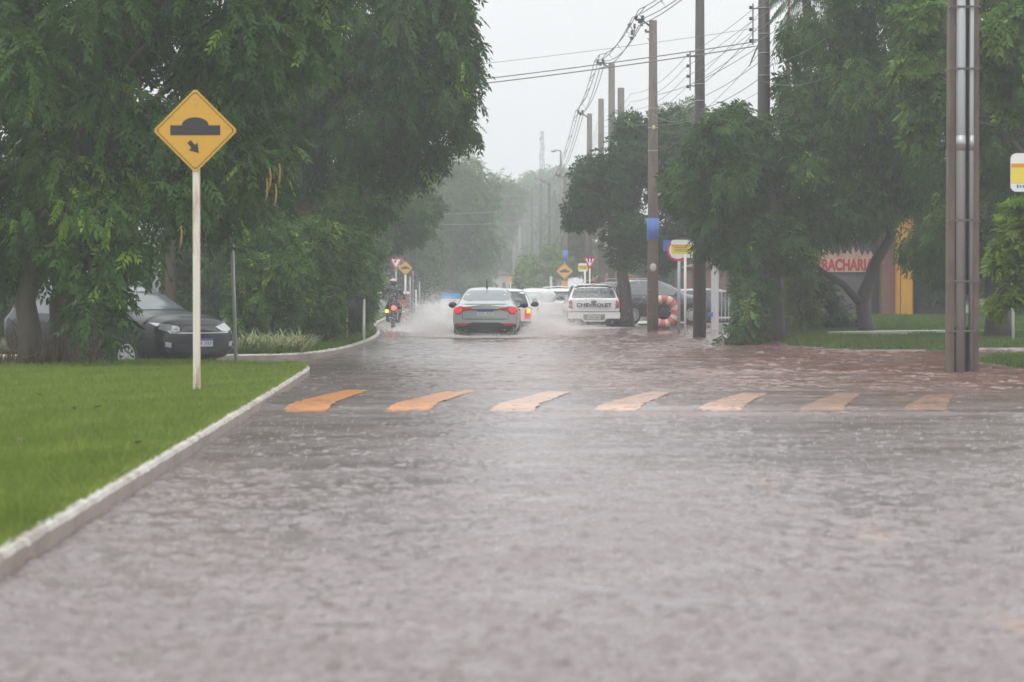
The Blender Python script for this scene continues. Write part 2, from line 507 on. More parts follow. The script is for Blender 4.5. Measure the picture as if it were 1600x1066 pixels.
# haze: the rain-filled air
mb = MB()
HX, HY0, HY1, HZ0, HZ1 = 230, -30, 640, -1.4, 21.
mb.add([(x, y, z) for z in (HZ0, HZ1) for y in (HY0, HY1) for x in (-HX, HX)],
       [[0, 1, 3, 2], [4, 6, 7, 5], [0, 4, 5, 1], [2, 3, 7, 6], [0, 2, 6, 4], [1, 5, 7, 3]])
m, t, N, L = _nt('rain_haze')
out = N.new('ShaderNodeOutputMaterial'); pv = N.new('ShaderNodeVolumePrincipled')
pv.inputs['Color'].default_value = (.95, .97, 1., 1); pv.inputs['Density'].default_value = HAZE
pv.inputs['Anisotropy'].default_value = 0.
L.new(pv.outputs[0], out.inputs['Volume'])
hz = mb.build('haze', m); tag(hz, kind='stuff')

# ---------------------------------------------------------------- ground and water
def structure(o): o['kind'] = 'structure'; return o
mb = MB()
mb.add([(-228, -28, -.32), (228, -28, -.32), (228, 636, -.32), (-228, 636, -.32)], [[0, 1, 2, 3]])
structure(mb.build('ground', 'soil'))

rng = np.random.default_rng(3)
def water_height(x, y):
    h = np.zeros_like(x)
    for i in range(72):
        wl = np.exp(rng.uniform(np.log(.085), np.log(.75)))
        an = rng.normal()*1.1 + PI/2 + (PI if rng.random() < .3 else 0)
        k = 2*PI/wl
        am = .0021*wl**.60
        h += am*np.sin(k*(np.cos(an)*x + np.sin(an)*y) + rng.uniform(0, 6.3) + .8*np.sin(.9*x+.6*y+i))
    return h
def lowf(x, y, sx, sy, n=10, seed=0):
    r = np.random.default_rng(seed); v = np.zeros_like(x)
    for i in range(n):
        an = r.uniform(0, 6.3); k = r.uniform(.6, 2.)
        v += np.sin(k*(np.cos(an)*x/sx + np.sin(an)*y/sy)*2*PI + r.uniform(0, 6.3))
    return v/math.sqrt(n/2.)
def sst(a, b, v): 
    q = np.clip((v-a)/(b-a), 0, 1); return q*q*(3-2*q)

ys = [-26., -15., -6., 0., 3., 5., 6.]
d = 6.5
while d < 118:
    ys.append(d); d += .026 if d < 20 else (.055 if d < 45 else (.09 if d < 75 else .16))
while d < 630: ys.append(d); d *= 1.06
ys.append(634)
ys = np.array(ys)
nu = 430
u = np.linspace(-1, 1, nu)
u = np.concatenate([[-1.9, -1.35], u, [1.35, 1.9]])
half = np.clip(.205*ys + 1.5, 4.5, 40)[:, None]
half = np.where(ys[:, None] < 6.2, 6, half)
xx = u[None, :]*half; yy = np.repeat(ys[:, None], len(u), 1)
hgt = water_height(xx, yy)
rough = sst(-.5, 4.5, xx + lowf(xx, yy, 3, 9, seed=4)*.8)*sst(30, 38, yy)*(1-sst(66, 90, yy)) + .5*sst(62, 72, yy)*sst(0, 3, 3.5-abs(xx-.8))*(1-sst(100, 120, yy))
amp = .72 + .30*lowf(xx, yy, 2.5, 4, seed=5).clip(-1.4, 1.6) + .34*lowf(xx, yy, .9, .8, 12, 15) - .12
hgt *= np.clip(amp, .2, 1.6)*(1 + .9*rough)*(1 - .5*sst(13, 19, yy)*(1-sst(36, 46, yy)))
hgt += rough*(.008*np.clip(lowf(xx, yy, 1.2, .7, 14, 6), -1, 3) + .0035*lowf(xx, yy, .4, .25, 16, 7) + .004*lowf(xx, yy, .14, .16, 18, 8)*lowf(xx, yy, 1., 2., 8, 10).clip(0, 2))
# wake over the hump: a standing ripple just downstream of it
hgt += .03*np.exp(-((yy-28.75-.1*np.sin(xx*2.1)-.15*np.sin(xx*.7))/.22)**2)*(.35+.65*sst(-1.6, .8, xx))*(1-sst(5.5, 7, xx))
hgt += .018*np.exp(-((yy-36.3-.3*np.sin(xx*1.3))/.5)**2)*sst(-2, 0, xx)
hgt += .016*np.exp(-((yy-22.2-.25*np.sin(xx*1.1))/.22)**2)*sst(-1.4, -.4, xx)*(1-sst(2.2, 3.2, xx))
hgt *= sst(5, 8, yy)*(1-sst(105, 135, yy))
# the water runs over the speed hump as a thin film
def hump_zv(x, y):
    top = .046 - .0036*(x+2.5) - .0009*np.maximum(0, x-2)**2
    q = np.clip(np.minimum((y-28.9)/1.6, (36.-y)/1.5), 0, 1); q = q*q*(3-2*q)
    return np.where((x > -2.7) & (x < 7.4), -.075 + (top+.075)*q, -.075)
hv = hump_zv(xx, yy)
film = np.maximum(0, hv+.008)
hgt = hgt*(1-.62*sst(-.012, .006, hv)) + film
# rain pits: little ringed dents where the drops have just struck
rp_ = np.random.default_rng(17)
for _ in range(15000):
    py_ = 8.6 + 42*rp_.random()**1.7; hf = .205*py_ + 1.5; px_ = rp_.uniform(-1, 1)*min(hf, .19*py_+.4)
    if hf < 4.5: hf = 4.5
    i0, i1 = np.searchsorted(ys, [py_-.12, py_+.12]); j0, j1 = np.searchsorted(u, [(px_-.12)/hf, (px_+.12)/hf])
    if i1 <= i0 or j1 <= j0: continue
    q = np.hypot(xx[i0:i1, j0:j1]-px_, yy[i0:i1, j0:j1]-py_)
    s_ = rp_.uniform(.025, .055)
    hgt[i0:i1, j0:j1] += rp_.uniform(.005, .018)*np.cos(q/s_*2.4 + PI)*np.exp(-(q/s_)**2*.6)
V = np.stack([xx, yy, hgt], -1).reshape(-1, 3)
nr_, nc_ = xx.shape
ii = np.arange((nr_-1)*nc_).reshape(nr_-1, nc_)[:, :-1]
Fq = np.stack([ii, ii+1, ii+nc_+1, ii+nc_], -1).reshape(-1, 4)
me = fast_mesh('flood_water', V, Fq, smooth=True)

m, t, N, L = _nt('flood_water')
out = N.new('ShaderNodeOutputMaterial'); p = N.new('ShaderNodeBsdfPrincipled')
L.new(p.outputs[0], out.inputs[0])
ge = N.new('ShaderNodeNewGeometry'); sp = N.new('ShaderNodeSeparateXYZ'); L.new(ge.outputs['Position'], sp.inputs[0])
def noise(scale, detail=4, sc=(1, 1, 1), rough=.55, dist=0.):
    mp = N.new('ShaderNodeMapping'); mp.inputs['Scale'].default_value = sc
    L.new(ge.outputs['Position'], mp.inputs[0])
    n = N.new('ShaderNodeTexNoise'); n.inputs['Scale'].default_value = scale; n.inputs['Detail'].default_value = detail
    n.inputs['Roughness'].default_value = rough; n.inputs['Distortion'].default_value = dist
    L.new(mp.outputs[0], n.inputs[0]); return n.outputs[0]
def mrange(src, a, b, c=0., d_=1.):
    q = N.new('ShaderNodeMapRange'); q.interpolation_type = 'SMOOTHSTEP'
    for i, v in enumerate((a, b, c, d_)): q.inputs[i+1].default_value = v
    L.new(src, q.inputs[0]); return q.outputs[0]
def mth(op, a, b=None, clamp=False):
    q = N.new('ShaderNodeMath'); q.operation = op; q.use_clamp = clamp
    for i, v in enumerate((a, b)):
        if v is None: continue
        if isinstance(v, (int, float)): q.inputs[i].default_value = v
        else: L.new(v, q.inputs[i])
    return q.outputs[0]
def mixc(f, a, b):
    q = N.new('ShaderNodeMix'); q.data_type = 'RGBA'
    L.new(f, q.inputs[0])
    for i, v in ((6, a), (7, b)):
        if isinstance(v, tuple): q.inputs[i].default_value = (*v, 1)
        else: L.new(v, q.inputs[i])
    return q.outputs[2]
xs_, ys_ = sp.outputs['X'], sp.outputs['Y']
# red silt: most on the right, where the run-off pours in beyond the hump
silt = mth('MULTIPLY', mrange(mth('ADD', xs_, mth('MULTIPLY', noise(.35, 3), 3.)), -1.5, 4.2), mrange(ys_, 26, 40))
silt = mth('MULTIPLY', silt, mrange(ys_, 120, 74))
silt2 = mth('MULTIPLY', mrange(noise(1.3, 6, (1, .45, 1), .62, .6), .44, .66), mth('MULTIPLY', silt, .8))
base = mixc(mth('MULTIPLY', silt, .8), (.20, .165, .163), (.195, .10, .078))
base = mixc(silt2, base, (.14, .050, .03))
base = mixc(mth('MULTIPLY', mrange(noise(.5, 5, (1, .5, 1)), .45, .7), .5), base, (.14, .12, .124))
foam = mth('MULTIPLY', mrange(noise(2.2, 7, (1, .5, 1), .68, .8), .60, .72), mrange(ys_, 40, 55))
foam = mth('MULTIPLY', foam, mrange(ys_, 130, 90))
base = mixc(mth('MULTIPLY', foam, .5), base, (.62, .56, .53))
# narrow streams of red silt: along the front of the hump and in two threads nearer the camera
for (y0, sl, x0, x1, wd_, amt, cc_) in ((28.75, .06, -1.2, 6.5, .42, .85, (.19, .095, .068)), (21.6, -.12, -1.2, 2.6, .26, .5, (.13, .10, .085)), (38.5, -.1, -1, 6, .6, .6, (.17, .085, .06)), (45., .2, 1, 7, 1.1, .6, (.17, .08, .055)), (33.2, 0, 5.3, 9, .9, .8, (.15, .075, .055))):
    yy0 = mth('ADD', mth('ADD', mth('MULTIPLY', xs_, sl), y0), mth('MULTIPLY', mth('SUBTRACT', noise(.9, 4), .5), 1.6*wd_**.5))
    band = mrange(mth('ABSOLUTE', mth('SUBTRACT', ys_, yy0)), wd_, wd_*.15)
    band = mth('MULTIPLY', band, mth('MULTIPLY', mrange(xs_, x0, x0+2.2), mrange(xs_, x1, x1-1.)))
    base = mixc(mth('MULTIPLY', mth('MULTIPLY', band, amt), mrange(noise(2.2, 5), .3, .6)), base, cc_)
# worn orange lane paint under the thin film of water
for (cx, cy, sx, sy) in ((1.68, 18.7, .10, .55), (1.86, 14.6, .11, .5), (1.9, 10.6, .11, .4), (1.05, 27.2, .2, .35), (.6, 26.9, .2, .3)):
    e = mth('ADD', mth('POWER', mth('DIVIDE', mth('SUBTRACT', xs_, cx), sx), 2.), mth('POWER', mth('DIVIDE', mth('SUBTRACT', ys_, cy), sy), 2.))
    f = mth('MULTIPLY', mrange(mth('ADD', e, mth('MULTIPLY', noise(7, 4), 1.2)), 2.0, .2),   .2)
    base = mixc(f, base, (.62, .33, .2))
L.new(base, p.inputs['Base Color'])
p.inputs['IOR'].default_value = 1.33
p.inputs['Roughness'].default_value = .12
p.inputs['Specular IOR Level'].default_value = .5
n1 = noise(9, 6, (1, .8, 1), .68); n2 = noise(34, 4, (1, 1, 1), .65)
vo = N.new('ShaderNodeTexVoronoi'); vo.inputs['Scale'].default_value = 11.; vo.feature = 'F1'
L.new(ge.outputs['Position'], vo.inputs['Vector'])
ring = mth('MULTIPLY', mth('SINE', mth('MULTIPLY', vo.outputs['Distance'], 30.)), mrange(vo.outputs['Distance'], .55, .1, 0, .35))
hh = mth('ADD', mth('ADD', n1, mth('MULTIPLY', n2, .55)), mth('MULTIPLY', ring, .35))
b = N.new('ShaderNodeBump'); b.inputs['Strength'].default_value = .45; b.inputs['Distance'].default_value = .03
L.new(mrange(noise(.8, 3, (1, 1.2, 1)), .35, .68, .14, .46), b.inputs['Strength']); L.new(hh, b.inputs['Height']); L.new(b.outputs[0], p.inputs['Normal'])
structure(obj('flood_water', me, m))

# ---- speed hump
def hump_z(x, y):
    return float(hump_zv(np.float64(x), np.float64(y)))
hump = thing('speed_hump', 'wet tarmac speed hump across the flooded street, painted with orange diagonal bars', 'speed hump', (0, 0, 0))
xsn = np.linspace(-2.62, 7.2, 60); ysn = np.linspace(28.8, 36.1, 44)
mb = MB()
vs = [(x, y, hump_z(x, y)) for y in ysn for x in xsn]
nx = len(xsn)
mb.add(vs, [[j*nx+i, j*nx+i+1, (j+1)*nx+i+1, (j+1)*nx+i] for j in range(len(ysn)-1) for i in range(nx-1)], smooth=True)
mb.build('hump_surface', 'tarmac_wet', hump)
for i in range(7):
    mb = MB()
    xf = -2.42 + 1.075*i; lean_ = (.48, .72, .86, 1.02, 1.12, 1.18, 1.2, 1.2)[i]
    vs, fs = [], []
    rows = 60
    r_ = random.Random(i)
    for j in range(rows):
        q = j/(rows-1); y = 29.5 + 5.7*q
        wd = .47 - .22*q + r_.uniform(-.015, .015); xa = xf + lean_*q + r_.uniform(-.018, .018)
        for s in range(4):
            x = xa + wd*s/3
            vs.append((x, y, max(hump_z(x, y), -.004)+.0165-.0007*(x+2.5)+.002*math.sin(9*x+5*y)*math.sin(4*y)-.013*max(0, (.09-q)/.09)-.013*max(0, (q-.72)/.28)))
    for j in range(rows-1):
        for s in range(3): fs.append([j*4+s, j*4+s+1, (j+1)*4+s+1, (j+1)*4+s])
    mb.add(vs, fs, smooth=True)
    mb.build('painted_bar', 'hump_paint' if i < 2 else ('hump_paint_mud_reflection' if i < 5 else 'hump_paint_silted'), hump)

# ---- lawn islands with kerbs
def offset_poly(pts, dd):
    pts = [Vector((p[0], p[1])) for p in pts]; o = []
    for i, p in enumerate(pts):
        a = pts[max(i-1, 0)]; c = pts[min(i+1, len(pts)-1)]
        tdir = (c-a).normalized(); o.append(p + Vector((-tdir.y, tdir.x))*dd)
    return o
def smooth_poly(pts, it=2):
    for _ in range(it):
        q = [pts[0]]
        for a, b_ in zip(pts[:-1], pts[1:]):
            q += [tuple(a[k]*.75+b_[k]*.25 for k in (0, 1)), tuple(a[k]*.25+b_[k]*.75 for k in (0, 1))]
        q.append(pts[-1]); pts = q
    return pts
def dens(pts, step):
    o = []
    for a, b_ in zip(pts[:-1], pts[1:]):
        n = max(1, int(math.hypot(b_[0]-a[0], b_[1]-a[1])/step))
        o += [(a[0]+(b_[0]-a[0])*i/n, a[1]+(b_[1]-a[1])*i/n) for i in range(n)]
    o.append(pts[-1]); return o
KT = .112
def kerb(name, line, top=KT, seed=0, w_=.115):
    r_ = np.random.default_rng(seed)
    ln = dens(smooth_poly(line), .12)
    inn = offset_poly(ln, w_)
    mb = MB(); vs, fs, fi = [], [], []
    for k, (a, b_) in enumerate(zip(ln, inn)):
        j = r_.normal(size=4)*.0028
        e = Vector((b_[0]-a[0], b_[1]-a[1]))
        vs += [(a[0]-.02+j[3], a[1], -.3), (a[0]+j[0], a[1], top-.025+j[1]), (a[0]+e.x*.14, a[1]+e.y*.14, top+j[1]*.6), (b_[0]+j[2]*1.6, b_[1], top+.004+j[3]), (b_[0], b_[1], -.3)]
    n = len(ln)
    for k in range(n-1):
        for s in range(4):
            fs.append([k*5+s, (k+1)*5+s, (k+1)*5+s+1, k*5+s+1]); fi.append(0 if s == 0 else 1)
    for f, i_ in zip(fs, fi): pass
    o = len(mb.v)
    mb.v += [Vector(v) for v in vs]; mb.f += fs; mb.mi += fi; mb.sm += [False]*len(fs)
    mb.f += [[0, 1, 2, 3, 4], [(n-1)*5+q for q in (4, 3, 2, 1, 0)]]; mb.mi += [1, 1]; mb.sm += [False, False]
    structure(mb.build(name, ['kerb_side', 'kerb_top']))
    return ln, inn
LAWN_LINE = [(-1.75, -8), (-2.0, 4), (-2.2, 12.3), (-2.42, 21), (-2.66, 30.6), (-2.86, 37.5), (-3.02, 43.2), (-3.35, 45.), (-4.3, 45.7), (-8, 46.3), (-30, 47)]
l1, in1 = kerb('kerb', LAWN_LINE, seed=1)
MED_LINE = [(-30, 50.4), (-9, 50.6), (-5.2, 50.9), (-3.9, 51.6), (-3.4, 56), (-3.32, 64), (-3.42, 73), (-3.75, 81), (-4.25, 89), (-4.65, 97), (-5.1, 109), (-5.9, 150), (-7.5, 240), (-14, 500)]
l2, in2 = kerb('kerb', MED_LINE, seed=2)

def slab(name, line, closing, z, mat):
    """flat lawn top inside the kerb"""
    pts = [(p[0], p[1]) for p in line[::6]] + closing
    vv = [Vector(p) for p in pts]
    n = len(vv)
    res = delaunay_2d_cdt(vv, [(i, (i+1) % n) for i in range(n)], [], 1, 1e-6)
    mb = MB(); mb.add([(v.x, v.y, z) for v in res[0]], [list(f) for f in res[2]])
    return structure(mb.build(name, mat))
slab('lawn', in1, [(-60, 47), (-60, -8)], .10, 'soil_grass')
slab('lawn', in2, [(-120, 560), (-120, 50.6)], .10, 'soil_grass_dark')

# right-hand bank: rises out of the water
def bank_z(x, y):
    thr = 5.0 + 3.4*sst(72, 80, y) - 1.2*sst(98, 112, y) - .012*np.maximum(y-112, 0)
    edge = sst(0, 2.6, x - thr + .35*np.sin(y*.9) + .25*np.sin(x*1.7+y*.4))
    f = sst(58.2, 61.5, y + .5*np.sin(x*.8))
    z1 = -.14 + (.26 + .30*sst(63, 86, y))*edge*f
    near = .24*sst(7.55, 8.6, x)*sst(40, 43.5, y)*(1-sst(49.5, 52.5, y))
    return np.maximum(z1, -.14+near)
gx = np.concatenate([np.linspace(4, 20, 90), np.linspace(21, 120, 30)]); gy = np.concatenate([np.linspace(38, 122, 170), np.linspace(126, 560, 60)])
GX, GY = np.meshgrid(gx, gy)
GZ = bank_z(GX, GY)
V = np.stack([GX, GY, GZ], -1).reshape(-1, 3)
ii = np.arange((len(gy)-1)*len(gx)).reshape(len(gy)-1, len(gx))[:, :-1]
Fq = np.stack([ii, ii+1, ii+len(gx)+1, ii+len(gx)], -1).reshape(-1, 4)
structure(obj('grass_bank', fast_mesh('grass_bank', V, Fq, smooth=True), 'soil_grass_dark'))

# white kerb stones and path showing on the bank
def strip(name, pts, width, z0, z1, mat):
    mb = MB()
    o = offset_poly(pts, width)
    n = len(pts); vs, fs = [], []
    for a, b_ in zip(pts, o): vs += [(a[0], a[1], z0), (a[0], a[1], z1), (b_[0], b_[1], z1), (b_[0], b_[1], z0)]
    for k in range(n-1):
        for s in range(3): fs.append([k*4+s, (k+1)*4+s, (k+1)*4+s+1, k*4+s+1])
    fs += [[0, 1, 2, 3], [(n-1)*4+q for q in (3, 2, 1, 0)]]
    mb.add(vs, fs)
    return structure(mb.build(name, mat))
strip('kerb', [(9.35, 59.3), (14, 59.6)], .3, -.2, .06, 'kerb_top')
strip('kerb', [(7.3, 59.0), (8.6, 59.1)], .2, -.2, .03, 'kerb_side')
strip('path', [(8.6, 68.0), (10.8, 70.5), (14, 72)], 1.3, -.1, .275, 'path')
strip('path', [(9.5, 60.9), (14.5, 61.5)], .5, -.1, .12, 'path')
strip('pavement', [(4.6, 103), (13, 103)], 8., -.2, .07, 'path')

# grass blades
def blades(name, P, h, rng, mat, wd=.008, lean=.35):
    n = len(P)
    hh = h*rng.uniform(.5, 1.3, (n, 1))
    an = rng.uniform(0, 2*PI, n); s = np.stack([np.cos(an), np.sin(an), 0*an], 1)
    ld = np.stack([rng.normal(size=n), rng.normal(size=n), 0*an], 1)*lean*hh
    tip = P + ld; tip[:, 2:] += hh
    V = np.stack([P - s*wd, P + s*wd, tip], 1).reshape(-1, 3)
    cell = np.sin(np.floor(P[:, 0]/.11)*127.1 + np.floor(P[:, 1]/.16)*311.7)*43758.5453
    lowt = .42 + .05*lowf(P[:, 0], P[:, 1], 1.3, 4., 12, 9) + .22*((cell - np.floor(cell)) - .5)
    tn = np.clip(lowt + rng.normal(size=n)*.16, 0, 1)
    return tag(obj(name, fast_mesh(name, V, np.arange(n*3).reshape(n, 3), tn), mat), kind='stuff')
def inside_x(line, y):  # kerb inner x at y
    ly = np.array([p[1] for p in line]); lx = np.array([p[0] for p in line])
    return np.interp(y, ly, lx)
rng = np.random.default_rng(11)
k1 = [(p[0], p[1]) for p in in1 if p[1] < 45.6 and p[0] > -3.6]
dd = 9 + (46.6-9)*rng.random(470000)**1.25
left = -(.19*dd+1.2)
rt = inside_x(k1, dd) - .01
fx = rng.random(len(dd)); fx = left + (rt-left)*fx
ok = (fx > -(.185*dd+.6)) & ~((dd > 44.6) & (fx > -3.6 - (dd-44.6)*1.2)) & (dd < 46.1 + (-4-fx)*.03)
P = np.stack([fx, dd, np.full(len(dd), .098)], 1)[ok]
g_ = blades('lawn_grass', P, .058, rng, 'grass', .0065)
# taller weeds and stray stems through the lawn
pick = rng.choice(len(P), 9000, replace=False)
blades('lawn_weeds', P[pick], .125, rng, 'grass', .006, .5)
for (px, py) in ((115, 648), (152, 646), (118, 690), (30, 700), (215, 705), (60, 625)):
    dl = (CH-.1)*F/(py-HY); mb = MB(); an = (px*7 % 63)/10
    c_, s_ = math.cos(an)*.06, math.sin(an)*.06
    mb.add([(-c_, -s_, 0), (s_*.4, -c_*.4, .02), (c_, s_, .025), (-s_*.4, c_*.4, .015)], [[0, 1, 2, 3]]); mb.add([(-c_, -s_, -.004), (s_*.4, -c_*.4, .016), (c_, s_, .021), (-s_*.4, c_*.4, .011)], [[3, 2, 1, 0]])
    o = mb.build('fallen_leaf', 'fallen_leaf'); o.location = (X(px, dl), dl, .15)
    tag(o, 'brown fallen leaf lying in the left lawn', 'leaf', 'fallen leaves on the left lawn')
# ragged fringe over the kerb
yy_ = 9 + 36*rng.random(20000); xx_ = inside_x(k1, yy_) + rng.normal(size=len(yy_))*.022
P = np.stack([xx_, yy_, np.full(len(yy_), .105)], 1); blades('lawn_fringe', P, .05, rng, 'grass', .007, .8)
# planting strip and bank grass
dd = 51.5 + 90*rng.random(120000)**1.6
rt = inside_x([(p[0], p[1]) for p in in2 if p[0] > -7.5 and p[1] > 51], dd)
fx = rt - rng.random(len(dd))**1.5*5
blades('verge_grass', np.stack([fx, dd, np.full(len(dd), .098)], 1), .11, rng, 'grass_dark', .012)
fx = rng.uniform(5, 17, 260000); dd = rng.uniform(40, 96, 260000)
zz = bank_z(fx, dd); ok = (zz > .012) & ~((fx > 8.3) & (dd > 67.8) & (dd < 70.8) & (np.sin(fx*3+dd) > -.4)) & ~((fx > 9.2) & (dd > 59) & (dd < 60))
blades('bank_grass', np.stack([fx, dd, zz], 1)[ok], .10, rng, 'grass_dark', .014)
# ---------------------------------------------------------------- vegetation
# big overhanging tree at the left, standing behind the lawn
big = tree('spreading_tree', 'huge dark green tree over the left lawn, drooping beside the dark car', 'tree',
     (X(45, 43.5), 43.5, .09), [(X(45, 43.5), 43.5, 0), (X(40, 43.5), 43.5, Z(470, 43.5)), (X(62, 43.5), 43.5, Z(385, 43.5)), (X(105, 43.3), 43.3, Z(330, 43.3)), (X(150, 43.5), 43.5, Z(180, 43.5))],
     [CL(40, 130, 44, 190, 200, 2.6), CL(240, 60, 43.5, 190, 150, 2.4), CL(415, 10, 44, 140, 130, 2.2), CL(150, 320, 42.8, 150, 110, 1.3), CL(-60, 330, 44, 110, 150, 1.6),
      CL(155, 425, 42.6, 50, 88, .8), CL(152, 485, 42.4, 44, 66, .6), CL(185, 390, 42.2, 30, 50, .5), CL(290, 235, 43.2, 110, 110, 1.4), CL(60, 250, 45, 150, 140, 1.5), CL(380, 190, 44, 80, 90, 1.4), CL(200, -190, 44.5, 330, 170, 3.2), CL(30, 400, 44.8, 50, 60, .6), CL(330, 310, 45, 70, 70, 1)],
     10500, 21, 'leaf_deep', k=12, frac=.34, limbs=[([(X(105, 43.3), 43.3, Z(330, 43.3)), (X(128, 43), 43, Z(180, 43)), (X(112, 43), 43, Z(90, 43)), (X(130, 43), 43, Z(0, 43))], .12, .06)],
     trunk_r=.19, leaf=.15, pairs=6, droop=.85, width=.40, young=.11, tone=(.0, .56))
tree('bare_trunk_tree', 'second brown trunk beside the big left tree, rising into its foliage', 'tree',
     (X(88, 44.6), 44.6, .09), [(X(88, 44.6), 44.6, 0), (X(95, 44.6), 44.6, Z(470, 44.6)), (X(130, 44.8), 44.8, Z(330, 44.8)), (X(200, 45), 45, Z(120, 45))],
     [CL(230, 130, 46.5, 200, 150, 1.2), CL(120, 40, 46.5, 200, 150, 1.4), CL(350, 260, 47, 120, 110, 1.)], 3600, 22, 'leaf_dark', k=9, frac=.4, trunk_r=.2, leaf=.19, pairs=4, droop=.9, young=.05)
# dry undergrowth at the foot of the trunks
rng = np.random.default_rng(5)
mb = MB()
for i in range(240):
    px = rng.uniform(-20, 150); d_ = rng.uniform(43.2, 46)
    b_ = Vector((X(px, d_), d_, .09)); h = rng.uniform(.2, .75)
    mb.tube([b_, b_+Vector((rng.normal()*.08, rng.normal()*.08, h*.6)), b_+Vector((rng.normal()*.2, rng.normal()*.1, h))], [.008, .006, .003], 3)
tag(mb.build('dry_stems', pm('dry_stems', (.17, .10, .06), .7, .35, 5)), kind='stuff')

# roadside tree leaning over the street
tree('roadside_tree', 'tall dark tree behind the hump sign, its branch tips hanging out over the street', 'tree',
     (X(470, 66), 66, .09), [(X(470, 66), 66, 0), (X(468, 66), 66, Z(380, 66)), (X(500, 65), 65, Z(240, 65)), (X(540, 64), 64, Z(80, 64))],
     [CL(500, 60, 63, 170, 130, 3), CL(640, 50, 62, 95, 85, 2.4), CL(672, 150, 62, 62, 62, 1.8), CL(600, 170, 63, 110, 95, 2.4), CL(540, -120, 63, 230, 120, 3.4), CL(708, 75, 61.5, 46, 36, 1.2), CL(690, 10, 62, 55, 45, 1.5), CL(470, 190, 65, 120, 110, 2.2), CL(590, 235, 63.5, 60, 45, 1.2), CL(730, 150, 62, 24, 16, .8), CL(722, 200, 62, 30, 14, .8), CL(690, 232, 62.5, 30, 16, .8), CL(648, 258, 63, 30, 18, .8), CL(738, 62, 62, 18, 22, .7), CL(722, 25, 62, 22, 20, .7), CL(740, 108, 62, 18, 14, .6)],
     12500, 23, 'leaf_deep', k=11, frac=.34, trunk_r=.22, leaf=.165, pairs=6, droop=.9, width=.38, young=.03, tone=(.0, .52))
tree('olive_street_tree', 'hazy olive tree stepping down from the leaning tree toward the left yield sign', 'tree',
     (X(560, 112), 112, .09), [(X(560, 112), 112, 0), (X(572, 112), 112, 3.5), (X(600, 112), 112, 5)],
     [CL(612, 312, 112, 52, 46, 1.8), CL(652, 345, 113, 34, 34, 1.4), CL(585, 365, 112, 44, 40, 1.6), CL(640, 300, 114, 30, 24, 1.2), CL(672, 318, 114, 22, 18, .9)], 3600, 171, 'leaf_bush', k=9, frac=.4, trunk_r=.15, leaf=.19, pairs=4, droop=.7, young=.04, tone=(.0, .45))
# shrubs of the planting strip
SHR = [
 ('leafy shrub with yellow-green leaves behind the thin grey post', (425, 70, 57.5), [(420, 400, 57.5, 62, 75, 1.3), (455, 430, 57, 40, 60, 1.), (390, 470, 57, 36, 60, .9)], 3600, 'leaf_bush', .13),
 ('tall shrub spilling over the striped pale grass of the planting strip', (510, 70, 61), [(505, 400, 61, 60, 80, 1.3), (540, 350, 62, 50, 55, 1.2), (480, 470, 60, 60, 50, 1.), (500, 485, 60.5, 36, 38, .9)], 4200, 'leaf_bush', .13),
 ('high thicket filling the gap under the leaning roadside tree', (440, 70, 67), [(420, 320, 67, 80, 75, 1.5), (500, 300, 68, 90, 70, 1.6), (380, 260, 69, 70, 60, 1.5), (560, 290, 70, 70, 60, 1.5)], 5200, 'leaf_mid', .15),
 ('grey-green thicket left of the motorcycle, above the black bin', (548, 70, 77), [(556, 390, 78, 46, 60, 1.6), (545, 440, 75, 42, 60, 1.3), (575, 320, 100, 44, 60, 1.8), (575, 425, 100, 26, 46, 1.2), (550, 450, 92, 24, 30, 1.), (540, 470, 74, 42, 45, 1.1)], 6500, 'leaf_mid', .16),
 ('dark low bush in the shade beside the black bin', (530, 70, 70), [(520, 495, 68, 45, 28, .9), (470, 505, 64, 50, 24, .8), (535, 492, 74, 22, 22, .7)], 2400, 'leaf_dark', .13),
]
for i, (lb, (px, _, d_), cl, n, mt, lf) in enumerate(SHR):
    tree('shrub', lb, 'shrub', (X(px, d_), d_, .09), [(X(px, d_), d_, 0), (X(px+4, d_), d_, 1.), (X(px-3, d_), d_, 1.9)], [CL(*c) for c in cl], n, 40+i, mt, k=9, frac=.4,
         trunk_r=.05, group='shrubs along the left verge', leaf=lf, pairs=4, droop=.7, width=.36, young=.06, crown='foliage')
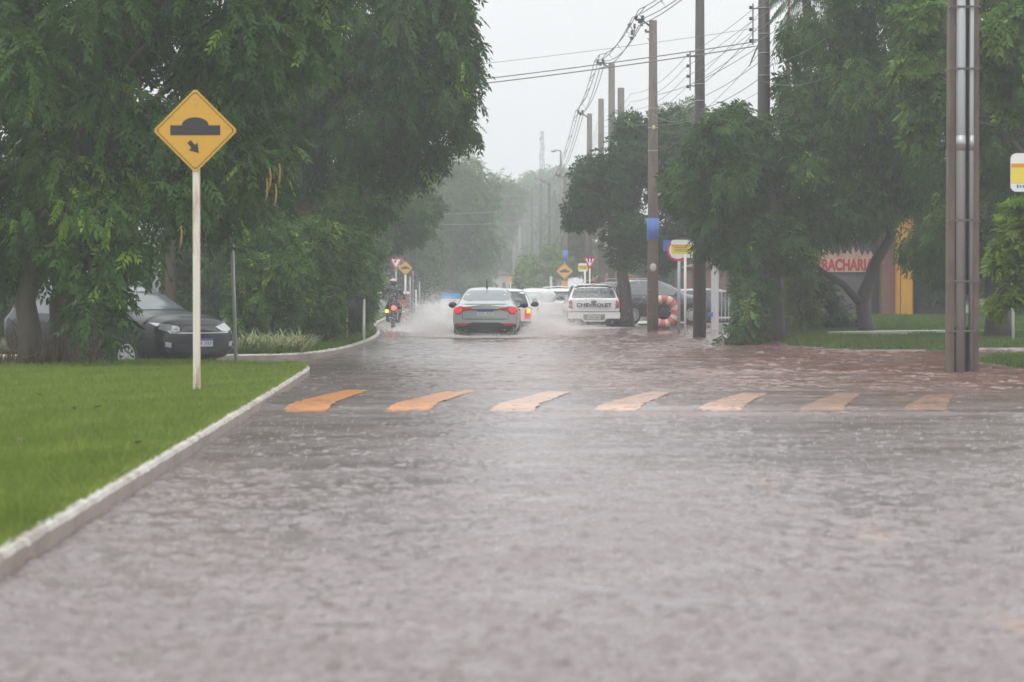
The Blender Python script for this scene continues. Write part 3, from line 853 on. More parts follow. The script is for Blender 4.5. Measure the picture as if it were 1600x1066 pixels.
# street trees further up on the left, fading into the rain
FAR = [
 ('rounded grey tree standing out against the sky beyond the leaning tree', 205, (705, 330), [(700, 330, 205, 78, 85, 4.5), (735, 290, 206, 48, 52, 4), (680, 270, 207, 55, 45, 4), (752, 345, 205, 34, 44, 3.4), (705, 395, 208, 70, 50, 4), (660, 330, 206, 50, 70, 4)], 9000),
 ('faded tree over the verge just behind the left yield sign', 176, (640, 400), [(645, 380, 176, 50, 65, 3.4), (625, 330, 178, 55, 55, 3.2), (672, 420, 180, 42, 45, 3), (610, 420, 178, 45, 50, 3), (650, 450, 178, 40, 30, 2.6)], 6500),
 ('pale misty tree behind the blue and white board', 245, (725, 420), [(715, 400, 245, 52, 50, 4), (740, 430, 250, 44, 35, 4), (690, 440, 240, 50, 34, 4)], 5000),
 ('far ghostly tree left of the vanishing point', 300, (775, 380), [(775, 330, 300, 42, 50, 6), (755, 385, 295, 44, 60, 5), (790, 420, 300, 40, 35, 5)], 5500),
 ('far ghostly tree at the end of the street', 390, (800, 350), [(812, 318, 390, 45, 42, 8), (790, 375, 380, 46, 60, 7)], 5000),
 ('far ghostly tree under the lattice mast', 430, (850, 330), [(850, 310, 430, 42, 42, 8), (885, 300, 420, 40, 40, 8), (862, 370, 430, 50, 55, 8)], 5500),
 ('low far tree filling the end of the street', 460, (740, 400), [(740, 350, 460, 40, 50, 8), (770, 410, 460, 60, 40, 8), (830, 405, 460, 60, 45, 8), (790, 320, 460, 60, 40, 8), (850, 350, 460, 60, 40, 8)], 7000),
]
for i, (lb, d_, (px, py), cl, n) in enumerate(FAR):
    tree('distant_tree', lb, 'tree', (X(px, d_), d_, .05), [(X(px, d_), d_, 0), (X(px, d_), d_, 2.2), (X(px, d_), d_, Z(py, d_))], [CL(*c) for c in cl], n, 60+i, 'leaf_deep', k=9, frac=.42,
         trunk_r=.28, group='trees fading into the rain up the street', leaf=.2*max(1, d_/150)**.9, pairs=4, droop=.7, young=.02)
# right-hand side, near to far
tree('street_tree', 'dense dark street tree above the dark car, behind the pole with the blue band', 'tree',
     (X(977, 97), 97, .06), [(X(977, 97), 97, -.1), (X(974, 97), 97, Z(430, 97)), (X(975, 97), 97, Z(350, 97))],
     [CL(955, 300, 97, 62, 80, 2.3), CL(1020, 250, 98, 70, 62, 2.3), CL(920, 285, 97, 42, 48, 1.8), CL(1045, 340, 98, 55, 75, 2.2), CL(984, 375, 96, 42, 45, 1.8), CL(985, 220, 99, 50, 38, 1.8), CL(905, 330, 97, 32, 30, 1.2), CL(1050, 200, 100, 40, 35, 1.6), CL(1035, 385, 99, 42, 36, 1.5)],
     8500, 81, 'leaf_dark', k=9, frac=.4, bark='bark', trunk_r=.27, leaf=.17, pairs=3, droop=.35, width=.5, young=.012)
tree('light_green_tree', 'light green tree low over the footpath, beyond the pole with the blue band', 'tree',
     (X(862, 198), 198, .05), [(X(862, 198), 198, -.1), (X(862, 198), 198, 1.6), (X(866, 198), 198, 2.6)],
     [CL(850, 425, 198, 38, 30, 2.4), CL(885, 405, 200, 38, 30, 2.2), CL(830, 440, 196, 20, 18, 1.6), CL(915, 395, 204, 30, 35, 2.4)], 3600, 82, 'leaf_lime', k=8, frac=.42, trunk_r=.12, leaf=.27, pairs=3, droop=.4, width=.5, young=.03, tone=(.0, .42))
tree('olive_tree', 'brownish olive tree behind the yield sign on the right', 'tree',
     (X(920, 185), 185, .05), [(X(920, 185), 185, -.1), (X(920, 185), 185, 3), (X(918, 185), 185, 5)], [CL(915, 375, 185, 32, 40, 3.), CL(935, 420, 180, 32, 30, 3)], 2600, 83, 'leaf_mid', k=8, frac=.42, trunk_r=.2, leaf=.25, pairs=3, droop=.5, young=.02)
tree('pole_side_tree', 'green tree wrapping the pole right of the bus stop sign', 'tree',
     (X(1213, 69), 69, .02), [(X(1213, 69), 69, -.2), (X(1212, 69), 69, Z(430, 69)), (X(1205, 69), 69, Z(300, 69))],
     [CL(1120, 255, 69, 70, 70, 2), CL(1128, 335, 69, 44, 58, 1.5), CL(1205, 270, 70, 80, 85, 2), CL(1190, 370, 69, 85, 48, 1.6), CL(1078, 290, 69.5, 40, 45, 1.2), CL(1150, 200, 70, 50, 35, 1.5)],
     8500, 84, 'leaf_deep', k=10, frac=.36, bark='bark_dark', trunk_r=.22, leaf=.185, pairs=4, droop=.85, width=.34, young=.02)
tree('forked_tree', 'leaning dark tree with a forked trunk in front of the painted shop wall', 'tree',
     (X(1352, 70.5), 70.5, .3), [(X(1357, 70.5), 70.5, .15), (X(1348, 70.5), 70.5, Z(470, 70.5)), (X(1362, 70.5), 70.5, Z(425, 70.5)), (X(1390, 70.5), 70.5, Z(370, 70.5)), (X(1400, 70.5), 70.5, Z(280, 70.5))],
     [CL(1320, 190, 71, 105, 120, 2.3), CL(1290, 110, 72, 90, 100, 2.2), CL(1410, 120, 70, 110, 130, 2.4), CL(1370, 290, 71, 110, 75, 2), CL(1300, 330, 70.5, 75, 50, 1.6), CL(1445, 290, 70, 56, 54, 1.6), CL(1350, -60, 72, 150, 110, 3)],
     12500, 85, 'leaf_deep', k=10, frac=.36, bark='bark_dark', trunk_r=.2, leaf=.19, pairs=4, droop=.9, width=.34, young=.02,
     limbs=[([(X(1346, 70.5), 70.5, Z(476, 70.5)), (X(1318, 70), 70, Z(445, 70)), (X(1285, 70), 70, Z(425, 70)), (X(1262, 69.8), 69.8, Z(405, 69.8))], .11, .05)])
tree('right_edge_tree', 'great dark tree behind the tall double pole at the right edge of the street', 'tree',
     (X(1560, 66), 66, .25), [(X(1560, 66), 66, 0), (X(1555, 66), 66, Z(400, 66)), (X(1560, 66), 66, Z(250, 66)), (X(1560, 66), 66, Z(100, 66))],
     [CL(1560, 130, 64, 120, 160, 2.6), CL(1490, 240, 65, 80, 130, 2.2), CL(1580, 320, 65, 90, 110, 2.2), CL(1450, 60, 66, 70, 110, 2.2), CL(1560, -90, 65, 190, 120, 3), CL(1470, 390, 67, 60, 60, 1.5)],
     11000, 86, 'leaf_deep', k=10, frac=.36, bark='bark_dark', trunk_r=.3, leaf=.19, pairs=4, droop=.85, width=.36, young=.02)
tree('yellow_green_tree', 'brighter yellow-green branches hanging at the upper right, beside the double pole', 'tree',
     (X(1625, 57), 57, .05), [(X(1625, 57), 57, -.1), (X(1625, 57), 57, 3), (X(1610, 57), 57, 5)],
     [CL(1570, 60, 57, 60, 70, 1.2), CL(1585, 140, 57, 45, 55, 1), CL(1450, 110, 58.5, 45, 70, 1), CL(1435, 30, 58.5, 40, 45, 1), CL(1440, 190, 59, 30, 40, .8)], 3400, 87, 'leaf_bush', k=7, frac=.42, bark='bark_dark', trunk_r=.13, leaf=.17, pairs=3, droop=.7, width=.45, young=.1, tone=(.3, .8))
tree('lime_sapling', 'young lime-green tree cut by the right edge, beside a thin white stake', 'sapling',
     (X(1612, 46), 46, .09), [(X(1612, 46), 46, -.1), (X(1608, 46), 46, 1.4), (X(1604, 46), 46, 2.3)],
     [CL(1592, 345, 46, 34, 34, .5), CL(1585, 400, 46, 38, 38, .5), CL(1580, 455, 46, 26, 20, .4), CL(1625, 380, 46, 50, 90, .6), CL(1562, 415, 46, 16, 14, .3), CL(1556, 478, 46, 16, 9, .25)], 1500, 88, 'leaf_lime', k=6, frac=.42, bark='bark', trunk_r=.035, leaf=.13, pairs=3, droop=.35, width=.5, young=.12, tone=(.15, .8))
for i, (lb, px, d_, cl, n, mt) in enumerate([
  ('low loose bush hanging over the water at the foot of the pole-side tree', 1170, 65.5, [(1165, 495, 66.5, 26, 26, .6), (1170, 440, 68, 36, 45, .7), (1150, 522, 65.5, 22, 13, .4), (1188, 520, 67, 14, 14, .4)], 1300, 'leaf_mid'),
  ('lime-green bush right of the pole-side tree trunk', 1250, 71, [(1250, 462, 72, 26, 44, .7), (1266, 490, 72, 22, 26, .6), (1240, 505, 71.5, 16, 20, .5)], 1300, 'leaf_lime'),
  ('thin dark bush between the forked tree and the shop wall', 1310, 73, [(1300, 478, 73, 40, 26, .9), (1330, 505, 73, 25, 16, .7), (1275, 450, 73, 26, 26, .8)], 900, 'leaf_dark')]):
    tree('shrub', lb, 'shrub', (X(px, d_), d_, .1), [(X(px, d_), d_, -.05), (X(px+3, d_), d_, .5), (X(px-2, d_), d_, 1.)], [CL(*c) for c in cl], n, 90+i, mt, k=7, frac=.45, trunk_r=.035, bark='bark_dark',
         group='shrubs along the right bank', leaf=.14, pairs=4, droop=.75, young=.04, crown='foliage', tone=(.0, .5))
for i, (lb, px, d_, cl, n) in enumerate([
  ('dark hedge tree behind the double pole, above the bank', 1470, 92, [(1465, 420, 92, 45, 70, 1.6), (1500, 340, 92, 60, 90, 1.8)], 2600),
  ('dark hedge tree right of the double pole, above the bank', 1545, 90, [(1545, 430, 90, 55, 62, 1.6), (1580, 360, 90, 60, 90, 1.8)], 2600),
  ('dark hedge tree at the right edge behind the lime sapling', 1620, 88, [(1615, 440, 88, 45, 60, 1.6), (1640, 350, 88, 60, 90, 1.8)], 2200)]):
    tree('hedge_tree', lb, 'tree', (X(px, d_), d_, .4), [(X(px, d_), d_, .2), (X(px, d_), d_, 1.4), (X(px, d_), d_, 3)], [CL(*c) for c in cl], n, 100+i, 'leaf_dark', k=9, frac=.42, bark='bark_dark', trunk_r=.15, group='dark trees behind the right bank', leaf=.19, pairs=4, droop=.7, young=.01)
# backdrop trees behind the dark car on the left and behind the corner on the right
for i, (lb, px, d_, cl, n) in enumerate([
  ('dark tree closing the gap behind the dark car, left of the pale concrete post', 150, 74, [(150, 430, 74, 100, 80, 1.8), (120, 330, 75, 90, 80, 1.8), (60, 440, 76, 60, 70, 1.5)], 3800),
  ('dark tree closing the gap right of the slim brown trunk behind the dark car', 320, 76, [(320, 440, 76, 80, 75, 1.6), (270, 380, 77, 70, 60, 1.6), (360, 350, 77, 70, 70, 1.6), (250, 470, 76, 60, 50, 1.4)], 4200),
  ('dark tree at the far left edge behind the big trunks', -10, 72, [(-10, 400, 72, 40, 80, 1.6), (20, 480, 72, 60, 50, 1.4), (-70, 450, 72, 60, 80, 1.5)], 3000)]):
    tree('backdrop_tree', lb, 'tree', (X(px, d_), d_, .1), [(X(px, d_), d_, -.1), (X(px, d_), d_, 1.2), (X(px, d_), d_, 2.6)], [CL(*c) for c in cl], n, 140+i, 'leaf_mid', k=9, frac=.42, bark='bark_dark', trunk_r=.14, group='dark trees behind the left car', leaf=.19, pairs=4, droop=.7, young=.03)
for i, (lb, px, d_, cl, n) in enumerate([
  ('brownish misty tree behind the dark blue parked car', 985, 150, [(960, 420, 150, 50, 50, 2.6), (1010, 440, 152, 50, 40, 2.4), (1000, 380, 150, 50, 40, 2.4)], 3000),
  ('misty tree behind the bus stop sign and the corner house', 1090, 155, [(1060, 420, 155, 50, 60, 2.6), (1110, 400, 155, 50, 60, 2.4), (1150, 420, 150, 50, 50, 2.4)], 3200),
  ('misty tree behind the pole-side tree, over the white railing', 1200, 140, [(1200, 400, 140, 60, 60, 2.6), (1260, 430, 140, 60, 50, 2.4)], 2600)]):
    tree('backdrop_tree', lb, 'tree', (X(px, d_), d_, .3), [(X(px, d_), d_, 0), (X(px, d_), d_, 1.2), (X(px, d_), d_, 2.6)], [CL(*c) for c in cl], n, 150+i, 'leaf_dark', k=9, frac=.42, bark='bark_dark', trunk_r=.2, group='trees behind the right corner', leaf=.24, pairs=4, droop=.6, young=.01)
# more street trees hidden up the right side, seen between the poles
for i, (lb, px, d_, cl, n) in enumerate([
  ('misty tree behind the far row of poles', 870, 270, [(880, 355, 270, 42, 50, 5), (850, 400, 275, 40, 45, 5)], 2200),
  ('tree top showing between the two tall poles on the right', 1060, 125, [(1050, 205, 125, 66, 46, 3), (1095, 240, 126, 60, 60, 3), (1130, 225, 127, 50, 50, 3)], 4500)]):
    tree('distant_tree', lb, 'tree', (X(px, d_), d_, .2), [(X(px, d_), d_, 0), (X(px, d_), d_, 2.5), (X(px, d_), d_, Z(cl[0][1]+20, d_))], [CL(*c) for c in cl], n, 110+i, 'leaf_deep', k=9, frac=.42, trunk_r=.22,
         group='trees fading into the rain up the street', leaf=.2, pairs=4, droop=.6, young=.02)

# palm behind the right-hand trees
pr = thing('palm_tree', 'palm whose drooping fronds show beside the tallest dark pole', 'palm tree', (X(1262, 78), 78, .3))
mb = MB()
mb.tube([(0, 0, -.3), (.05, 0, 4), (-.05, 0, Z(-15, 78)-.3)], [.16, .13, .12], 10); mb.build('trunk', 'bark', pr)
rng = np.random.default_rng(77)
vs, fs = [], []
for k in range(17):
    an = 2*PI*k/17 + rng.normal()*.1; el = rng.uniform(.0, 1.)
    dx, dy = math.cos(an), math.sin(an)
    Lf = rng.uniform(1.5, 2.1)
    for s in range(26):
        q = s/25
        c0 = Vector((dx*Lf*q*(.75), dy*Lf*q*.75, Z(-15, 78)-.3 + el*q*1.1 - 1.9*q*q*(.6+.5*(1-el))))
        for sd in (-1, 1):
            ld = Vector((-dy*sd*.5+dx*.3, dx*sd*.5+dy*.3, -.85)).normalized()*(.5*(1-.6*abs(q-.4)))*rng.uniform(.8, 1.2)
            wv = Vector((dx, dy, .2))*.016
            o = len(vs); vs += [c0-wv, c0+wv, c0+ld+wv*.3, c0+ld-wv*.3]; fs.append([o, o+1, o+2, o+3])
obj('fronds', fast_mesh('fronds', np.array([tuple(v) for v in vs]), np.array(fs), rng.uniform(.1, .6, len(fs))), 'leaf_deep', pr)

# striped ornamental grass: each tuft a plant of its own
rng = np.random.default_rng(31)
def tuft_mesh(seed):
    r = np.random.default_rng(seed); vs, fs, tn = [], [], []
    for b_ in range(34):
        an = r.uniform(0, 2*PI); ln = r.uniform(.32, .58); sp_ = r.uniform(.5, 1.15); tt = r.uniform(.15, 1)
        pdir = Vector((math.cos(an), math.sin(an), 0)); sd = Vector((-pdir.y, pdir.x, 0))*.021
        prev = None
        for q in range(5):
            f = q/4
            c0 = pdir*(sp_*ln*f + .05) + Vector((0, 0, ln*(f*1.1 - .55*sp_*f*f)))
            wv = sd*(1-.8*f)
            o = len(vs); vs += [c0-wv, c0+wv]
            if q: fs.append([o-2, o-1, o+1, o]); tn.append(tt)
    return fast_mesh('grass_tuft', np.array([tuple(v) for v in vs]), np.array(fs), np.array(tn))
tm = [tuft_mesh(s) for s in (1, 2, 3)]
for m_ in tm: m_.materials.append(M['leaf_pale'])
k = 0
for px in range(374, 524, 11):
    for d_ in (52.4, 54.2):
        x = X(px + rng.uniform(-4, 4), d_)
        if x > -3.9 or (k % 7 == 6 and d_ > 53): k += 1; continue
        o = bpy.data.objects.new('ornamental_grass', tm[k % 3]); COL.objects.link(o)
        o.location = (x, d_+rng.uniform(-.4, .4), .09); o.rotation_euler = (0, 0, rng.uniform(0, 6)); o.scale = (1, 1, rng.uniform(.8, 1.15))
        tag(o, 'tuft of pale striped ornamental grass in the planting strip by the kerb corner', 'ornamental grass', 'tufts of striped grass along the kerb'); k += 1
# orange seed pods hanging from the big tree
for (px, py, d_) in ((422, 275, 42.2), (437, 268, 42.2), (417, 292, 42.2), (283, 365, 41.5), (431, 300, 42.2)):
    p0 = W(px, py, d_) - big.location; mb = MB()
    mb.tube([p0+Vector((0, 0, .12)), p0+Vector((.012, 0, 0)), p0+Vector((0, .01, -.14)), p0+Vector((-.02, 0, -.22))], [.005, .014, .015, .004], 6)
    mb.build('seed_pod', 'pod', big)
# ---------------------------------------------------------------- signs
def rot_outline(o, a, c=(0, 0)):
    return [(c[0]+x*math.cos(a)-z*math.sin(a), c[1]+x*math.sin(a)+z*math.cos(a)) for x, z in o]
def rrect(w_, h, r, n=5):
    o = []
    for cx, cz, a0 in ((w_/2-r, h/2-r, 0), (-w_/2+r, h/2-r, 90), (-w_/2+r, -h/2+r, 180), (w_/2-r, -h/2+r, 270)):
        o += [(cx+r*math.cos(R(a0+90*i/n)), cz+r*math.sin(R(a0+90*i/n))) for i in range(n+1)]
    return o
def sh(o, dx, dz): return [(x+dx, z+dz) for x, z in o]
def ring_prism(mb, o1, o2, y0, y1):
    n = len(o1)
    vs = [(x, y, z) for y in (y0, y1) for o in (o1, o2) for x, z in o]
    fs = []
    for i in range(n):
        j = (i+1) % n
        fs += [[i, j, n+j, n+i], [2*n+i, 3*n+i, 3*n+j, 2*n+j], [i, 2*n+i, 2*n+j, j], [n+i, n+j, 3*n+j, 3*n+i]]
    mb.add(vs, fs)
def hump_shape(s):
    o = [(-.5*s, 0), (.5*s, 0), (.5*s, .2*s), (.27*s, .2*s)]
    o += [(.27*s*math.cos(a), .2*s+.16*s*math.sin(a)) for a in [PI*i/12 for i in range(1, 12)]]
    o += [(-.27*s, .2*s), (-.5*s, .2*s)]
    return o
def diamond(root, half, zc, y, arrow=True, tilt=0):
    q = [(0, half), (half, 0), (0, -half), (-half, 0)]
    def dm(k): 
        o = []
        for i in range(4):
            a, b_ = q[i], q[(i+1) % 4]; p = q[i]; pv = q[i-1]
            for v in (pv, b_):
                dx, dz = v[0]-p[0], v[1]-p[1]; ln = math.hypot(dx, dz)
                o.append((k*p[0]+dx/ln*.025*(1 if v is not pv else 1), k*p[1]+dz/ln*.025))
        return sh(o, 0, zc)
    mb = MB(); mb.prism(dm(1), y, y+.004); pl = mb.build('panel', 'sign_yellow', root)
    mb = MB(); ring_prism(mb, dm(.935), dm(.905), y-.002, y-.0005); mb.build('border', 'sign_brown', pl)
    mb = MB(); mb.prism(sh(hump_shape(half*1.18), 0, zc-(.11 if arrow else .16)*half), y-.0025, y-.0005); mb.build('hump_symbol', 'sign_black', pl)
    if arrow:
        a = [(-.055, .16), (.055, .16), (.055, .04), (.14, .04), (0, -.13), (-.14, .04), (-.055, .04)]
        a = [(x*half*1.0, z*half*1.25) for x, z in a]
        mb = MB(); mb.prism(sh(rot_outline(a, R(40)), -.02*half, zc-.41*half), y-.0025, y-.0005); mb.build('arrow_symbol', 'sign_black', pl)
    for zz in (.74, -.72):
        mb = MB(); mb.lathe([(0, -.004), (.008, -.004), (.008, 0)], 'Y', 8, c=(0, y-.001, zc+zz*half)); mb.build('rivet', 'galv_thin', pl)
    return pl

d_ = 32.2
sg = thing('warning_sign', 'large yellow diamond hump sign with an arrow on a white post in the left lawn', 'road sign', (X(306.5, d_), d_, .10))
zc = Z(205, d_) - .10
diamond(sg, 66*d_/F, zc, -.05)
mb = MB(); hh = zc + .25
mb.box((.006, 0, hh/2-.2), (.078, .078, hh+.4)); mb.build('post', 'post_paint', sg)
mb = MB(); mb.lathe([(.0, .035), (.05, .03), (.085, .0), (.09, -.05)], n=10); mb.build('footing', pm('rusty_foot', (.3, .17, .11), .8, .3, 12), sg)

def post_sign(name, label, cat, px, d_, ground, group=None):
    return thing(name, label, cat, (X(px, d_), d_, ground), 0, group)
def yield_panel(root, wd, zc, y, worn):
    h = wd*.87
    o = [(-wd/2, h*.5), (wd/2, h*.5), (0, -h*.5)]
    def tri(k, r=.12):
        pts = []
        q = [(x*k, z*k) for x, z in [(-wd/2, h/3), (wd/2, h/3), (0, -2*h/3)]]
        for i in range(3):
            p = Vector(q[i]); a = Vector(q[i-1]); b_ = Vector(q[(i+1) % 3])
            pts += [tuple(p+(a-p)*r), tuple(p+(b_-p)*r)]
        return sh(pts, 0, zc + h*.12)
    mb = MB(); mb.prism(tri(1), y, y+.004); pl = mb.build('panel', 'sign_red', root)
    mb = MB(); mb.prism(tri(.62, .06), y-.003, y-.0005); mb.build('white_centre', 'sign_white', pl)
    mb = MB()
    if worn: mb.prism(sh([(-.07, 0), (-.02, .09), (.03, .05), (.05, -.02), (.01, -.06), (-.04, -.09)], -.03, zc+.12), y-.005, y-.003)
    else:
        mb.prism(sh([(-.1, .12), (-.03, .12), (-.03, -.08), (-.07, -.08)], 0, zc+.1), y-.005, y-.003)
        mb.prism(sh([(.03, .13), (.1, .13), (.07, -.1), (.03, -.1)], 0, zc+.1), y-.005, y-.003)
    mb.build('scuff', 'sign_black', pl)
    return pl
# left verge signs behind the motorcyclist
d_ = 152.
s1 = post_sign('yield_sign', 'red and white yield triangle on a grey post above the motorcyclist', 'road sign', 619, d_, .09)
yield_panel(s1, 22*d_/F*1.05, Z(412, d_)-.09, -.07, True)
mb = MB(); mb.tube([(0, 0, -.3), (0, 0, Z(402, d_)-.09)], .04, 8); mb.build('post', 'galv_thin', s1)
d_ = 158.
s1 = post_sign('warning_sign', 'small yellow diamond hump sign on a white post behind the left yield triangle', 'road sign', 633.5, d_, .09)
diamond(s1, 11.5*d_/F, Z(419, d_)-.09, -.09, False)
mb = MB(); mb.tube([(0, 0, -.3), (0, 0, Z(414, d_)-.09)], .055, 8); mb.build('post', 'white_paint', s1)
d_ = 149.
s1 = post_sign('red_board', 'dull red board with a white cap beside the motorcyclist', 'board', 631.5, d_, .09)
mb = MB(); zb, zt = Z(482, d_)-.09, Z(460, d_)-.09
mb.prism([(-.22, zb), (.18, zb), (.17, zt), (-.11, zt)], -.12, -.07); mb.build('panel', 'red_paint', s1)
mb = MB(); mb.ball((-.03, -.09, zt+.05), (.11, .08, .09), n=10); mb.build('cap', 'white_paint', s1)
mb = MB(); mb.tube([(.0, -.02, -.3), (0, -.02, zt)], .025, 8); mb.build('post', 'white_paint', s1)
# blue and white board
d_ = 135.
s1 = post_sign('banner_board', 'board half sky blue half white standing beyond the spray on the left', 'board', 704, d_, .0)
mb = MB(); mb.box((0, 0, Z(463, d_)), (29*d_/F, .05, 9*d_/F)); mb.build('blue_panel', 'sky_blue', s1)
mb = MB(); mb.box((0, 0, Z(475, d_)), (29*d_/F, .05, 14.6*d_/F)); wp = mb.build('white_panel', 'sign_white', s1)
mb = MB(); mb.box((-.02, -.028, Z(470, d_)), (20*d_/F, .006, 1.4*d_/F)); mb.build('orange_stripe', 'bus_orange', wp)
for sx in (-.4, .4):
    mb = MB(); mb.box((sx, .04, .15), (.06, .05, .9)); mb.build('post', 'galv_thin', s1)
# thin posts on the left verge
for px, yt, yb, d_, mt, lb in ((641, 433, 480, 160, 'galv_thin', 'thin pale stake right of the small hump sign'), (650, 453, 474, 164, 'white_paint', 'short white stake further along the left verge'), (655.5, 441, 484, 168, 'galv_thin', 'thinnest grey stake, last along the left verge')):
    mb = MB(); b0 = Vector((X(px, d_), d_, 0)); mb.tube([b0+Vector((0, 0, -.2)), b0+Vector((0, 0, Z(yt, d_)))], .035, 6)
    mb.lathe([(0, .03), (.03, .02), (.03, -.02)], n=8, c=b0+Vector((0, 0, Z(yt, d_))))
    tag(mb.build('stake', mt), lb, 'stake', 'stakes along the left verge')
d_ = 162.
tf = thing('marker_post', 'thin stake with a faded pink tip behind the small hump sign', 'stake', W(645.5, 484, d_))
mb = MB(); mb.tube([(0, 0, -.4), (0, 0, Z(432, d_)-Z(484, d_))], .016, 6); mb.build('shaft', 'galv_thin', tf)
mb = MB(); mb.tube([(0, 0, Z(432, d_)-Z(484, d_)), (0, 0, Z(424, d_)-Z(484, d_))], [.05, .035], 8); mb.build('tip', pm('pink_tip', (.6, .2, .2), .5), tf)
# black litter bin with white posts by the shrubs
d_ = 65.5
bn = thing('litter_bin', 'black bin hung between posts in front of the dark bushes', 'bin', (X(560, d_), d_, .09))
mb = MB(); zt = Z(466, d_)-.09
mb.lathe([(0, zt-.42), (.13, zt-.42), (.17, zt), (.0, zt)], n=14, c=(-.05, 0, 0)); mb.build('basket', 'trim', bn)
mb = MB(); mb.box((-.05, 0, zt+.02), (.4, .3, .035)); mb.build('lid', 'trim', bn)
mb = MB(); mb.tube([(.13, -.05, -.2), (.13, -.05, zt-.02)], .032, 8); mb.build('post', 'white_paint', bn)
mb = MB(); mb.tube([(-.26, 0, -.2), (-.26, 0, zt-.2), (-.16, 0, zt-.12)], .02, 6, mi=0); mb.build('bracket', pm('bin_yellow', (.45, .36, .08), .5), bn)
# galvanised thin post at the lawn corner
d_ = 46.0
gp = thing('thin_post', 'slim grey galvanised post at the back corner of the lawn, beside the dark car', 'post', (X(369.5, d_), d_, .09))
mb = MB(); ht = Z(345, d_)-.09; lean = (X(362, d_)-X(369.5, d_))
mb.tube([(0, 0, -.25), (lean, 0, ht)], .03, 10); mb.build('shaft', 'galv_thin', gp)
mb = MB(); mb.lathe([(0, .03), (.033, .02), (.033, -.03)], n=10, c=(lean, 0, ht)); mb.build('cap', 'galv_thin', gp)
d_ = 56.
gp = thing('concrete_post', 'pale square concrete post behind the dark car', 'post', (X(245, d_), d_, .0))
mb = MB(); mb.box((0, 0, Z(355, d_)/2), (.145, .145, Z(355, d_)+.3)); mb.build('shaft', pm('concrete_pale', (.33, .33, .33), .6, .15, 10, bump=.3), gp)
mb = MB(); mb.box((0, 0, Z(355, d_)+.17), (.16, .16, .05)); mb.build('cap', 'concrete', gp)
tree('slim_tree', 'brown tree trunk just right of the pale concrete post behind the dark car', 'tree', (X(268, 58), 58, .05), [(X(270, 58), 58, -.1), (X(266, 58), 58, Z(400, 58)), (X(258, 58), 58, Z(250, 58))],
     [CL(260, 240, 58.5, 120, 90, 1.4), CL(330, 330, 59.5, 90, 60, 1.3)], 3200, 130, 'leaf_dark', k=9, frac=.4, trunk_r=.14, leaf=.16, pairs=4, droop=.8, young=.02)

# ---- right side signs
def bus_sign(name, label, px, d_, ground, wd, ht, zc, post_px, full):
    s = thing(name, label, 'bus stop sign', (X(px, d_), d_, ground))
    mb = MB(); mb.prism(sh(rrect(wd, ht, .07), 0, zc), -.03, -.024); pl = mb.build('panel', 'sign_white', s)
    mb = MB(); mb.prism(sh(rrect(wd-.01, ht*.52, .004, 1), 0, zc-.02*ht), -.034, -.0305); mb.build('yellow_field', 'bus_yellow', pl)
    mb = MB(); mb.prism(sh(rrect(wd-.02, ht*.09, .003, 1), 0, zc+.18*ht), -.037, -.0345); mb.build('orange_line', 'bus_orange', pl)
    mb = MB()
    if full:
        for k, zz in enumerate((.08, -.02, -.12)): mb.prism(sh(rrect(wd*.55, ht*.025, .002, 1), -.1*wd, zc+zz*ht), -.037, -.0345)
        mb.prism([(.1*wd, zc-.16*ht), (.16*wd, zc-.17*ht), (.22*wd, zc-.08*ht), (.34*wd, zc+.06*ht), (.44*wd, zc+.16*ht), (.40*wd, zc+.18*ht), (.28*wd, zc+.07*ht), (.18*wd, zc-.02*ht)], -.041, -.0375)
        mb.build('graphic', 'sign_black', pl)
    else:
        for k in range(9): mb.prism(sh(rrect(.018, .03 if k % 3 else .042, .004, 1), -wd/2+.085+k*.034, zc-.36*ht), -.034, -.0305)
        mb.build('lettering', 'bus_green', pl)
    px0 = X(post_px, d_)-X(px, d_)
    mb = MB(); mb.tube([(px0, 0, -.4), (px0, 0, zc+.3*ht)], .035, 10); mb.build('post', 'white_paint', s)
    return s
d_ = 82.
bus_sign('bus_stop_sign', 'white and yellow bus stop sign with a black graphic over the flooded corner', 1068.5, d_, 0, 40*d_/F, 28*d_/F, Z(389, d_), 1070.5, True)
d_ = 34.
bus_sign('bus_stop_sign', 'big white and yellow bus stop sign cut off by the right edge', 1578+32.5*1.0, d_, .0, 66*d_/F, 60*d_/F, Z(270, d_), 1618, False)
d_ = 84.
rs = thing('prohibition_sign', 'round white sign with a red ring, half hidden by the bus stop sign', 'road sign', (X(1059, d_), d_, 0))
mb = MB(); r0 = 17.2*d_/F; c_ = [(r0*math.cos(2*PI*i/32), Z(391, d_)+r0*math.sin(2*PI*i/32)) for i in range(32)]
mb.prism(c_, -.03, -.025); pl = mb.build('panel', 'sign_white', rs)
mb = MB(); ring_prism(mb, c_, [(x*.8, Z(391, d_)+(z-Z(391, d_))*.8) for x, z in c_], -.034, -.0305); mb.build('red_ring', 'sign_red', pl)
mb = MB(); mb.tube([(.02, 0, -.4), (.02, 0, Z(385, d_))], .03, 10); mb.build('post', 'galv_thin', rs)
d_ = 85.
bs = thing('street_name_sign', 'blue street name plate behind the round red-ringed sign', 'street sign', (X(1062, d_), d_, 0))
mb = MB(); mb.box((X(1047, d_)-X(1062, d_), 0, Z(384, d_)), (22*d_/F, .02, 17*d_/F)); pl = mb.build('plate', 'sign_blue', bs)
mb = MB(); mb.box((X(1078, d_)-X(1062, d_), .03, Z(379, d_)), (26*d_/F, .02, 9*d_/F)); mb.build('second_plate', 'sign_blue', bs)
mb = MB(); mb.tube([(0, .06, -.4), (0, .06, Z(374, d_))], .025, 8); mb.build('post', 'galv_thin', bs)
d_ = 112.
s1 = post_sign('yield_sign', 'red and white yield triangle above the white pickup on the right', 'road sign', 921.5, d_, .0)
